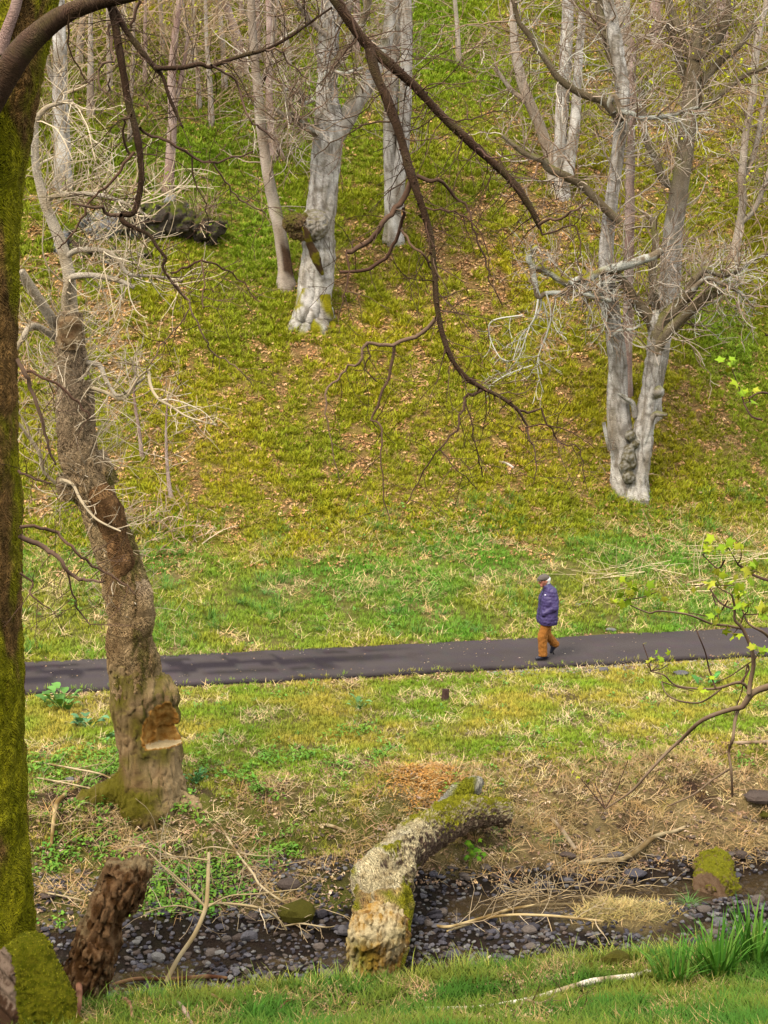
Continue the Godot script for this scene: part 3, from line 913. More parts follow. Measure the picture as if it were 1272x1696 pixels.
func build_mossy_tree():
	rng.seed = 101
	var foot := at(-8, 1605, 18.3)
	var t := thing("mossy_tree", "large moss-covered tree at the left edge, dark boughs hanging across the view", "tree", foot)
	limb_part(t, "trunk", line([-8, 1640, 82, -8, 1560, 68, -12, 1450, 64, -18, 1250, 60, -20, 1050, 57, -24, 850, 58, -26, 700, 56, -24, 560, 52, -18, 420, 52, -8, 300, 50, 10, 180, 49, 30, 80, 48, 48, 0, 47, 70, -120, 44, 90, -300, 38], 18.3, 18.0, 0.035), 100, mossy_col, M.rough_bark, 0.08, 4.0, 0.0, 0.018, 8.0)
	limb_part(t, "broken_stem", line([2, 90, 11, 10, 55, 10, 26, 10, 9, 40, -60, 8], 17.75, 17.7, 0.08), 14, pink_col, M.beech_bark, 0.05)
	var boughs := MB.new()
	var tw := MB.new()
	var arch := line([-70, 300, 26, -40, 215, 24, 0, 140, 23, 35, 85, 21, 75, 46, 18, 115, 20, 15, 165, 2, 13, 230, -14, 12, 330, -60, 12, 450, -70, 12, 540, -25, 11], 17.6, 17.2, 0.05)
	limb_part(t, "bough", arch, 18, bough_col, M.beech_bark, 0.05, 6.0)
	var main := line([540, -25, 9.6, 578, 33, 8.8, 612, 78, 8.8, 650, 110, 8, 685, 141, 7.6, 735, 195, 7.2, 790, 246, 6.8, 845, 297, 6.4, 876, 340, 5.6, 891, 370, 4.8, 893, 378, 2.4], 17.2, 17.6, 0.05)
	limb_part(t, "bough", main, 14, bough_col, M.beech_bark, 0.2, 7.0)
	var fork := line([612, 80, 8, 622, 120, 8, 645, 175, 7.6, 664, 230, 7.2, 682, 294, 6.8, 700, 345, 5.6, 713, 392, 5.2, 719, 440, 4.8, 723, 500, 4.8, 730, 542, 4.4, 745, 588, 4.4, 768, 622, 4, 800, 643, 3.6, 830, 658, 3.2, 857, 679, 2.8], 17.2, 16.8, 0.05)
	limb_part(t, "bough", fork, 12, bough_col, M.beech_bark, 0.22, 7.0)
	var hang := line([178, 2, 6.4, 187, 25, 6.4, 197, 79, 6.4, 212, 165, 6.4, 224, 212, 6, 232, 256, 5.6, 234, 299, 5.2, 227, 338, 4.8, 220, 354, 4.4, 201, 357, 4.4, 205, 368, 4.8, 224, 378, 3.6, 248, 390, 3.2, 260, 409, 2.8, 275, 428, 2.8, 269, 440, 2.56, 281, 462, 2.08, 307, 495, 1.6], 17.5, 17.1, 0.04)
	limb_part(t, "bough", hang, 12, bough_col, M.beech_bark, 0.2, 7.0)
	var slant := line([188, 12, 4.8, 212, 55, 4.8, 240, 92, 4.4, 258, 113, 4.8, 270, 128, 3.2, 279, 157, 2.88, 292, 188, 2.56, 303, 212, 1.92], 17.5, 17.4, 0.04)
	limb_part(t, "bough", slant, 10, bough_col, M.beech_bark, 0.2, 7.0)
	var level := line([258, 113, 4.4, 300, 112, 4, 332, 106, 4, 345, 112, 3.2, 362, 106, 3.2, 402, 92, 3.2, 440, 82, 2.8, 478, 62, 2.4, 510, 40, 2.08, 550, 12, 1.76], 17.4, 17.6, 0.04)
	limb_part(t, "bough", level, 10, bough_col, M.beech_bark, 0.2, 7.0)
	# traced side branches: each a line of [u, v, r]
	var side := [
		[682, 296, 5, 660, 338, 4.8, 636, 368, 4.4, 605, 405, 4.2, 574, 417, 4], [574, 417, 2, 577, 460, 1.4, 566, 500, 1.1, 560, 530, 0.9],
		[668, 345, 3, 664, 378, 3, 645, 417, 3, 612, 446, 3, 563, 451, 2.4], [664, 380, 2.2, 680, 402, 2.2, 703, 424, 2, 716, 448, 1.8],
		[691, 291, 3.6, 708, 297, 3.4, 726, 299, 3.2, 750, 322, 2.4, 777, 346, 2, 783, 377, 1.8, 803, 425, 1.6, 811, 464, 1.3, 832, 507, 1],
		[723, 527, 3.6, 711, 541, 3.4, 688, 556, 3.4, 652, 571, 3.2, 609, 568, 2.8, 596, 600, 2.4, 578, 606, 2, 559, 627, 2, 540, 652, 1.8, 542, 700, 1.2, 553, 764, 1, 564, 797, 0.7],
		[652, 571, 2.6, 644, 622, 2.4, 630, 660, 2.2, 616, 697, 2, 632, 704, 1.8, 630, 760, 1.3, 636, 815, 1.1, 644, 868, 0.8], [609, 570, 1.6, 613, 590, 1.4, 604, 612, 1.2, 625, 632, 1],
		[800, 645, 3, 785, 655, 3, 770, 655, 2.6, 772, 668, 2.2, 760, 690, 2.2, 762, 704, 2, 727, 742, 1.6, 690, 800, 1.2, 672, 835, 0.9], [727, 744, 1.3, 755, 775, 1, 790, 810, 0.8],
		[771, 665, 1.4, 780, 700, 1.2, 788, 745, 1, 800, 790, 0.8], [857, 679, 2.6, 873, 708, 2, 882, 740, 1.5, 890, 775, 1, 884, 800, 0.8], [857, 679, 2.4, 875, 682, 2.2, 895, 678, 2, 908, 702, 1.6, 930, 732, 1.3, 960, 744, 1, 966, 800, 0.7],
		[870, 708, 1.4, 905, 705, 1.2, 940, 712, 1, 985, 742, 0.7], [893, 372, 3, 912, 364, 2.6, 932, 362, 2.4, 948, 350, 2, 975, 340, 1.6], [893, 374, 2, 900, 386, 1.8, 935, 376, 1.6, 955, 372, 1.5, 960, 400, 1.4, 958, 440, 1.2],
		[735, 195, 1.8, 770, 200, 1.4, 800, 188, 1.2, 850, 182, 0.9], [700, 345, 1.8, 730, 348, 1.6, 775, 360, 1.3, 800, 400, 1, 812, 450, 0.8], [652, 200, 1.6, 610, 205, 1.4, 560, 228, 1.1, 520, 262, 0.8],
		[222, 252, 3, 207, 272, 2.8, 182, 303, 2.4, 158, 325, 2, 143, 345, 2.2, 132, 372, 1.8, 108, 402, 1.3, 96, 412, 1], [201, 357, 4, 182, 356, 3.4, 168, 344, 2.8, 145, 341, 2.4, 120, 338, 1.6],
		[232, 212, 2.6, 252, 224, 2.6, 291, 241, 2.4, 326, 263, 2.2, 354, 271, 2, 385, 262, 1.6, 420, 250, 1.2], [318, 262, 1.6, 324, 300, 1.4, 340, 340, 1, 345, 370, 0.8], [354, 271, 1.6, 372, 300, 1.5, 400, 330, 1.3, 440, 355, 1],
		[182, 40, 2.4, 180, 52, 2.4, 188, 95, 2.2, 178, 105, 2.2, 164, 112, 2, 168, 145, 1.8, 178, 152, 1.6, 182, 130, 1.4], [218, 190, 2, 205, 205, 1.8, 207, 240, 2.2, 215, 256, 2],
		[350, 108, 2.4, 372, 118, 2.2, 388, 132, 2, 400, 165, 1.8, 412, 198, 1.6, 430, 212, 1.5, 455, 232, 1.2], [440, 84, 2, 462, 84, 1.8, 480, 105, 1.6, 510, 130, 1.2], [232, 2, 3, 222, 30, 2.6, 218, 46, 2.2],
		[281, 462, 1.8, 300, 485, 1.6, 317, 509, 1.6, 330, 547, 1.6, 345, 566, 1.5, 347, 580, 1.4, 372, 595, 1.2, 400, 616, 0.9, 420, 640, 0.7], [317, 509, 1.4, 300, 535, 1.3, 270, 565, 1.2, 255, 590, 1, 240, 620, 0.8],
		[283, 452, 2, 310, 440, 2, 333, 433, 2, 360, 440, 1.6, 395, 462, 1.2, 430, 500, 0.9], [333, 433, 1.6, 338, 470, 1.5, 337, 510, 1.3], [115, 22, 2, 112, 60, 1.6, 125, 100, 1.3, 150, 140, 1],
		[29, 595, 4, 42, 620, 4, 50, 640, 3.8, 66, 679, 3.4, 78, 729, 2.8, 92, 770, 1.5], [45, 615, 2.4, 82, 630, 2.2, 120, 659, 2, 150, 690, 1.4], [33, 873, 3, 66, 873, 3, 95, 884, 2.8, 119, 907, 2.6, 163, 943, 2.2, 202, 965, 1.8, 225, 985, 1],
		[33, 887, 4.5, 72, 907, 4.2, 92, 922, 4, 108, 938, 3.6, 125, 955, 3, 145, 963, 2.6, 172, 963, 2], [110, 940, 2, 122, 985, 1.6, 135, 1020, 1.3, 150, 1035, 1], [33, 949, 2, 54, 965, 1.8, 51, 983, 1.6, 83, 1008, 1.3], [31, 780, 2.4, 60, 792, 2, 85, 800, 1.6],
		[550, -20, 2.5, 575, 20, 2, 590, 60, 1.6, 560, 100, 1.2], [790, 246, 1.6, 815, 262, 1.4, 850, 255, 1.1, 880, 270, 0.8],
	]
	for c in side:
		var L := line(c, 17.1, 17.1 + rng.randf_range(-0.4, 0.4), 0.09, 0.25)
		for j in range(1, L.p.size() - 1): L.p[j] += rv() * 0.018
		stick(tw, L.p, L.r, 6, DARK_TWIG.col.lerp(Color(0.1, 0.065, 0.045), rng.randf() * rng.randf()))
		twigs_on(tw, L, 0.25, 1.0, 6, 0.5, 0.006, 1, DARK_TWIG)
	for L in [main, fork]:
		twigs_on(tw, L, 0.08, 1.0, 40, 0.8, 0.008, 2, DARK_TWIG)
		# rough spurs on the boughs
		for k in 70:
			var j := rng.randi_range(2, L.p.size() - 3)
			sprout(tw, L.p[j], rv(), 0.07, 0.02, 0, {"seg": 0.03, "wig": 0.2, "up": 0.0, "dens": 1, "col": Color(0.05, 0.03, 0.02), "thin": 0.0068})
	for L in [hang, slant, level]: twigs_on(tw, L, 0.05, 1.0, 26, 0.65, 0.007, 2, DARK_TWIG)
	twig_part(t, tw)

func build_pollard():
	rng.seed = 102
	var B := on(250, 1310)
	var d0 := -B.z
	var s := mpp(250, 1250, d0)
	var t := thing("leaning_pollard", "leaning old pollard, peeling brown bark, orange saw cut at its foot, pale shoots above", "tree", B)
	var trunk := line([226, 1150, 39.6, 222, 1100, 41.4, 214, 1060, 40.5, 216, 1020, 37.8, 208, 975, 37.8, 196, 925, 35.1, 182, 880, 33.3, 166, 840, 32.4, 152, 805, 36, 142, 780, 34.2, 130, 745, 34.2, 125, 700, 31.5, 125, 655, 30.6, 123, 615, 27.9, 118, 575, 25.2, 116, 540, 22.5, 117, 518, 19.8], d0 - 0.1, d0 - 0.3, 0.03)
	limb_part(t, "trunk", trunk, 84, pollard_col, M.rough_bark, 0.15, 3.2, 0.0, 0.022, 11.0)
	# peeling collar of bark below the broken hollow
	var m := MB.new()
	limb(m, line([150, 812, 43, 140, 785, 45, 130, 768, 41], d0 - 0.02, d0 - 0.04, 0.05), 40, pollard_col, 0.3, 5.0, 0.0, 5.0, false)
	part("bark_collar", m, M.rough_bark, t)
	m = MB.new()
	limb(m, line([188, 975, 8, 200, 930, 22, 188, 880, 24, 172, 835, 26, 160, 806, 18], d0 - 0.31, d0 - 0.36, 0.04), 28, func(p, nn, w): return Color(0.1, 0.052, 0.024).lerp(Color(0.22, 0.125, 0.055), clampf(0.5 + 1.6 * n_hi.get_noise_3d(p.x * 2, p.y * 0.3, p.z * 2), 0, 1)), 0.2, 6.0)
	part("rotten_hollow", m, M.rough_bark, t)
	m = MB.new()
	var knob := at(222, 1010, d0 - 0.3)
	limb(m, line([232, 1050, 20, 236, 1010, 24, 228, 975, 20, 214, 950, 10], d0 - 0.2, d0 - 0.24, 0.05), 24, pollard_col, 0.25, 5.0)
	part("burr", m, M.rough_bark, t)
	# burr, saw cut and roots as one lump
	var bn := []
	for q in [[223, 1100, 232, 1170, 39, 40], [232, 1170, 246, 1260, 40, 43], [246, 1260, 250, 1325, 43, 54], [250, 1136, 284, 1150, 36, 20], [262, 1150, 290, 1185, 34, 15], [262, 1220, 264, 1290, 37, 40], [262, 1240, 262, 1225, 38, 38], [296, 1226, 293, 1280, 5, 9], [270, 1300, 330, 1330, 26, 12], [230, 1290, 150, 1322, 34, 20], [160, 1318, 95, 1348, 24, 12], [255, 1300, 262, 1350, 28, 14], [225, 1300, 215, 1350, 28, 13]]:
		bn.append([Vector3((q[0] - 250) * s, (1310 - q[1]) * s * 1.06, 0.12), Vector3((q[2] - 250) * s, (1310 - q[3]) * s * 1.06, 0.16 if q[3] < 1310 else 0.25), q[4] * s, q[5] * s])
	var cc := Vector3(33 * s, (1310 - 1200) * s * 1.06, 0.56)
	var yb := (1310 - 1224) * s * 1.06
	var cut := func(p: Vector3) -> float:
		var e := (p - cc) / Vector3(0.31, 0.47, 0.4)
		e.x -= 0.2 * e.y + 0.25 * n_hi.get_noise_3d(p.x * 2.0, p.y * 2.0, p.z * 2.0)
		var rough := 0.06 * n_mid.get_noise_3d(p.x * 6.0, p.y * 6.0, p.z * 6.0)
		var slot := maxf(maxf(0.14 - p.x, 0.12 - p.z), p.y - yb - 0.24) + rough
		return maxf(minf((e.length() - 1.0) * 0.3 + rough, slot), yb - p.y)
	var f := func(p: Vector3) -> float:
		var q := p + B
		var d := bones(p, bn, 0.1) - 0.05 * n_mid.get_noise_3d(q.x * 5.0, q.y * 3.0, q.z * 5.0) - 0.03 * n_hi.get_noise_3d(q.x * 3.0, q.y * 1.5, q.z * 3.0)
		if d < 0.12 and d > -0.1: d += 0.026 * (1.0 - smoothstep(0.02, 0.3, n_cell.get_noise_3d(q.x * 9.0, q.y * 3.2 + n_hi.get_noise_3d(q.x, q.y, q.z), q.z * 9.0) + 1.0))
		return maxf(d, -(cut.call(p) as float))
	m = MB.new()
	nets(m, f, Vector3(-1.6, -0.5, -0.6), Vector3(0.9, 2.15, 0.85), 0.023, func(p: Vector3, nn: Vector3):
		var q := p + B
		var b := n_hi.get_noise_3d(q.x * 3.0, q.y * 3.0, q.z * 3.0)
		if (cut.call(p) as float) < 0.03 and p.y > yb - 0.03:
			if p.y < yb + 0.03 and nn.y > 0.5: return Color(0.52, 0.4, 0.22)
			return Color(0.52, 0.3, 0.085).lerp(Color(0.38, 0.17, 0.035), clampf(0.5 + 1.5 * b, 0, 1))
		var c := pollard_col(q, nn, 0.1)
		return c.lerp(Color(0.11, 0.1, 0.008), clampf(2.2 * n_mid.get_noise_3d(q.x * 2.0, q.y * 2.0, q.z * 2.0) + 0.5 * nn.y - 0.1 + (0.9 if p.y > 1.15 * (1310 - 1165) * s and nn.y > 0.3 and p.x > 0.15 else 0.0) + (0.25 if p.y < 0.25 else 0.0), 0, 0.9)))
	var lump := part("root_burr", m, M.wood_lump, t, true)
	m = MB.new()
	limb(m, line([117, 570, 22, 116, 552, 22, 116, 538, 20, 115, 530, 17], d0 - 0.32, d0 - 0.5, 0.03), 26, func(p, nn, w): return Color(0.42, 0.3, 0.17).lerp(Color(0.2, 0.12, 0.06), clampf(0.4 + 2.0 * n_hi.get_noise_3d(p.x * 3, p.y * 3, p.z * 3), 0, 1)), 0.2, 6.0)
	part("healed_cut", m, M.wood_lump, t)
	# pale limbs that sprout from the broken top
	var tw := MB.new()
	tips.clear()
	var shoots := [
		line([120, 545, 12, 118, 505, 11, 113, 450, 10.5, 100, 400, 10, 86, 365, 9, 75, 338, 9, 66, 305, 7.5, 60, 280, 7, 58, 245, 6.5, 58, 205, 6, 66, 190, 5, 82, 176, 4, 120, 166, 2.5], d0 - 0.1, d0 - 0.4, 0.07),
		line([96, 548, 9, 85, 528, 9, 62, 492, 8.5, 34, 450, 8], d0 - 0.1, d0 - 0.8, 0.08),
		line([110, 520, 6, 108, 490, 6, 116, 462, 5.5, 140, 456, 5, 168, 458, 4.6, 200, 466, 4, 222, 476, 3.4], d0 - 0.2, d0 - 0.5, 0.07),
		line([74, 336, 5, 88, 326, 4.5, 112, 322, 4.2, 160, 322, 3.8, 195, 332, 3.2, 222, 344, 2.6, 250, 362, 1.8], d0 - 0.2, d0 - 0.9, 0.07),
		line([112, 424, 5, 130, 414, 4.6, 175, 416, 4, 196, 432, 3.4, 214, 454, 3, 262, 458, 2.4, 300, 466, 1.8], d0 - 0.2, d0 - 0.6, 0.07),
		line([92, 560, 7, 70, 545, 6, 52, 540, 5.5, 40, 555, 4.5, 20, 590, 3], d0 - 0.2, d0 - 0.9, 0.08),
		line([140, 600, 4.5, 165, 605, 4.4, 172, 622, 4, 185, 645, 3, 200, 655, 2.4, 240, 625, 1.8], d0 - 0.3, d0 - 0.7, 0.06),
		line([145, 640, 4, 175, 650, 3, 205, 660, 2.6, 230, 625, 2, 250, 610, 1.6], d0 - 0.3, d0 - 0.9, 0.06),
		line([246, 615, 3, 250, 640, 2.8, 262, 660, 2.6, 282, 672, 2.2, 310, 690, 1.6, 360, 705, 1.1], d0 - 0.8, d0 - 1.1, 0.06),
		line([92, 800, 3, 72, 780, 3, 65, 750, 3.2, 45, 720, 3, 30, 700, 2.4], d0 - 0.2, d0 - 0.7, 0.06),
		line([100, 795, 3.6, 120, 802, 3, 135, 830, 2.6, 160, 860, 2, 200, 880, 1.4], d0 - 0.4, d0 - 0.7, 0.06),
	]
	for k in shoots.size():
		if k < 7: limb_part(t, "limb", shoots[k], 12, shoot_col, M.beech_bark, 0.06, 6.0)
		else: stick(tw, shoots[k].p, shoots[k].r, 6, Color(0.28, 0.23, 0.155))
		twigs_on(tw, shoots[k], 0.12 if k != 0 else 0.42, 1.0, [26, 4, 14, 34, 22, 10, 10, 9, 14, 8, 9][k], [1.5, 0.7, 1.0, 1.1, 1.1, 0.8, 0.8, 0.8, 0.8, 0.8, 0.8][k], 0.013, 2, PALE_TWIG)
	twigs_on(tw, trunk, 0.18, 0.5, 110, 0.6, 0.007, 1, PALE_TWIG)
	twigs_on(tw, trunk, 0.5, 0.98, 120, 0.95, 0.009, 2, PALE_TWIG)
	twigs_on(tw, trunk, 0.2, 0.32, 160, 0.3, 0.004, 1, {"seg": 0.1, "wig": 0.35, "up": -0.05, "dens": 5.0, "col": Color(0.22, 0.17, 0.08), "thin": 0.0035})
	twig_part(t, tw)
	leaves_on(t, "leaves", bud_mesh(), 0.05, Color(0.14, 0.17, 0.015), 0.03)

func build_twin_beech():
	rng.seed = 103
	var B := on(1048, 808)
	var d0 := -B.z
	var t := thing("twin_stemmed_beech", "pale grey beech with two stems joined at the foot, knobbly burls in the fork", "tree", B)
	var left := line([1034, 870, 22, 1034, 825, 22, 1031, 800, 18, 1030, 760, 19, 1026, 710, 20, 1023, 650, 17.5, 1023, 600, 16.5, 1018, 555, 15.5, 1012, 510, 14, 1004, 450, 12.5, 1004, 410, 12, 1009, 360, 11.5, 1017, 300, 11, 1024, 250, 11, 1030, 195, 12, 1031, 150, 12, 1026, 110, 12, 1016, 50, 11, 1006, -10, 10, 1000, -90, 8], d0, d0 - 0.1, 0.05)
	var right := line([1054, 870, 24, 1054, 828, 24, 1055, 800, 18, 1061, 745, 17, 1069, 690, 18, 1077, 645, 17, 1083, 600, 14.5, 1087, 560, 14, 1088, 530, 15, 1086, 515, 10], d0 - 0.1, d0 - 0.2, 0.045)
	limb_part(t, "trunk", left, 44, beech_col, M.beech_bark, 0.1, 2.5, 0.25, 0.012, 5.0)
	limb_part(t, "trunk", right, 48, beech_col, M.beech_bark, 0.16, 2.8, 0.3, 0.03, 3.6)
	var m := MB.new()
	var knobs := [[1044, 722, 9], [1043, 745, 9], [1036, 772, 10], [1046, 768, 9], [1041, 758, 12], [1032, 776, 7], [1086, 648, 11], [1041, 790, 11], [1052, 735, 8]]
	var bn := []
	var kn := [line([1084, 650, 10, 1088, 649, 11, 1091, 648, 8], d0 - 0.1, d0 - 0.52, 0.04)]
	limb_part(t, "knot", kn[0], 14, beech_col, M.beech_bark, 0.25, 6.0)
	for q in knobs:
		if q[0] == 1086: continue
		var a := at(q[0], q[1], d0 - 0.33 - 0.02 * q[2] / 10.0)
		bn.append([a - B, a - B + Vector3(0, 0.02, -0.25), q[2] * mpp(q[0], q[1], d0), q[2] * 0.9 * mpp(q[0], q[1], d0)])
	nets(m, func(p: Vector3) -> float: return bones(p, bn, 0.05) - 0.035 * n_hi.get_noise_3d(p.x * 5.0, p.y * 5.0, p.z * 5.0), Vector3(-0.7, 0.0, -0.4), Vector3(0.9, 3.0, 0.8), 0.03, func(p: Vector3, nn: Vector3): return Color(0.3, 0.28, 0.24).lerp(Color(0.13, 0.11, 0.06), clampf(0.5 + 2.0 * n_hi.get_noise_3d(p.x * 4.0, p.y * 4.0, p.z * 4.0), 0, 1)))
	part("burls", m, M.wood_lump, t, true)
	var tw := MB.new()
	var arms := [
		[line([1084, 590, 11, 1087, 560, 12.5, 1097, 533, 12.5, 1112, 517, 12, 1130, 500, 11, 1146, 478, 10, 1152, 462, 8, 1168, 446, 5.5, 1195, 455, 5, 1222, 448, 4.5, 1250, 428, 4, 1290, 412, 3], d0 - 0.1, d0 - 1.2, 0.08), dark_col],
		[line([1084, 612, 9, 1090, 575, 10, 1105, 550, 10, 1126, 530, 9.5, 1150, 510, 9, 1168, 492, 8.5, 1194, 480, 8], d0 - 0.12, d0 - 0.9, 0.08), dark_col],
		[line([1086, 570, 9, 1080, 535, 10, 1066, 514, 9.5, 1052, 497, 9, 1040, 478, 9, 1028, 462, 7, 1012, 448, 6], d0 - 0.1, d0 - 0.5, 0.08), dark_col],
		[line([1086, 570, 8, 1084, 528, 8, 1086, 500, 7.5, 1082, 470, 7, 1080, 440, 6.5, 1086, 405, 6, 1080, 360, 5], d0, d0 + 0.4, 0.08), dark_col],
		[line([1096, 415, 6, 1082, 424, 7, 1058, 432, 7.5, 1030, 440, 8, 1006, 446, 7.5, 985, 455, 6.5, 962, 466, 7, 945, 470, 7.5, 930, 464, 6.5, 905, 448, 6, 886, 440, 5.5, 876, 428, 5.5, 882, 414, 5, 890, 408, 4], d0 - 0.5, d0 - 1.2, 0.06), moss_limb_col],
		[line([1028, 368, 6, 998, 342, 7, 966, 309, 7, 942, 294, 7, 908, 278, 7, 900, 266, 6, 869, 254, 5, 832, 224, 3.5], d0 - 0.3, d0 - 1.0, 0.07), dark_col],
		[line([1035, 194, 7, 1016, 186, 7, 997, 167, 6.5, 962, 155, 6, 927, 131, 6, 908, 104, 5.5, 880, 62, 5, 857, 31, 4.5, 850, -20, 4], d0 - 0.3, d0 - 0.9, 0.07), dark_col],
		[line([1016, 186, 5, 1010, 170, 5, 1018, 160, 5, 1030, 184, 4.5, 1048, 188, 4, 1060, 196, 4, 1105, 192, 3.4, 1140, 182, 2.8, 1160, 176, 2], d0 - 0.5, d0 - 0.9, 0.05), lichen_col],
		[line([1026, 118, 8, 1010, 85, 8, 998, 40, 7, 990, -10, 6], d0, d0 + 0.5, 0.08), dark_col],
		[line([1066, 735, 5, 1082, 690, 5, 1095, 686, 4.5, 1104, 687, 2], d0 - 0.3, d0 - 0.6, 0.04), beech_col],
		[line([1052, 690, 5, 1048, 668, 4.5, 1036, 660, 3.5, 1024, 652, 2.5], d0 - 0.2, d0 - 0.5, 0.04), beech_col],
		[line([1010, 745, 3.5, 1004, 722, 3.2, 1000, 700, 3], d0 - 0.3, d0 - 0.5, 0.04), beech_col],
		[line([945, 470, 5, 962, 462, 4.4, 978, 490, 4, 996, 494, 4, 1012, 498, 3.6], d0 - 1.0, d0 - 0.9, 0.05), lichen_col],
		[line([880, 440, 5, 886, 470, 5, 892, 492, 4.6, 905, 486, 4, 940, 486, 3.6, 985, 492, 3, 1000, 520, 2.6, 1010, 556, 3, 1024, 548, 2.8, 1048, 545, 2.6, 1060, 538, 2], d0 - 1.2, d0 - 0.9, 0.05), lichen_col],
		[line([1146, 480, 4.5, 1170, 462, 4, 1196, 470, 3.6, 1222, 482, 3.2, 1238, 496, 2.4], d0 - 1.0, d0 - 1.3, 0.05), lichen_col],
	]
	for k in arms.size():
		limb_part(t, "limb", arms[k][0], 12, arms[k][1], M.beech_bark, 0.12, 6.0)
		if k in [9, 10, 11]: continue
		twigs_on(tw, arms[k][0], 0.2, 1.0, 30 if k < 9 else 18, 1.5, 0.021, 2, BEECH_TWIG)
		if k in [0, 2, 4, 6, 7, 12, 13, 14]: twigs_on(tw, arms[k][0], 0.3, 1.0, 11, 1.0, 0.014, 2, LICHEN_TWIG)
	# hanging lichened twigs left of the stems
	for c in [[886, 470, 2, 896, 505, 1.6, 876, 545, 1.2, 860, 590, 0.9, 842, 615, 0.7], [892, 492, 2, 884, 530, 1.4, 862, 560, 1, 850, 596, 0.8], [900, 500, 1.8, 908, 545, 1.2, 892, 590, 0.9, 898, 620, 0.7], [866, 522, 1.2, 815, 532, 1.2, 812, 560, 1, 828, 592, 0.9, 842, 598, 0.7], [905, 486, 1.4, 912, 530, 1.2, 890, 600, 0.9, 900, 650, 0.6], [882, 605, 1, 845, 618, 1, 820, 632, 0.8, 808, 642, 0.6]]:
		var L := line(c, d0 - 1.2, d0 - 1.0, 0.08, 0.4)
		stick(tw, L.p, L.r, 5, Color(0.27, 0.265, 0.235))
		twigs_on(tw, L, 0.1, 1.0, 10, 0.55, 0.008, 1, LICHEN_TWIG)
	twigs_on(tw, left, 0.5, 1.0, 70, 1.7, 0.021, 2, BEECH_TWIG)
	twigs_on(tw, left, 0.55, 0.95, 16, 1.1, 0.016, 2, LICHEN_TWIG)
	twigs_on(tw, left, 0.05, 0.16, 26, 0.7, 0.007, 1, BEECH_TWIG)
	twig_part(t, tw)

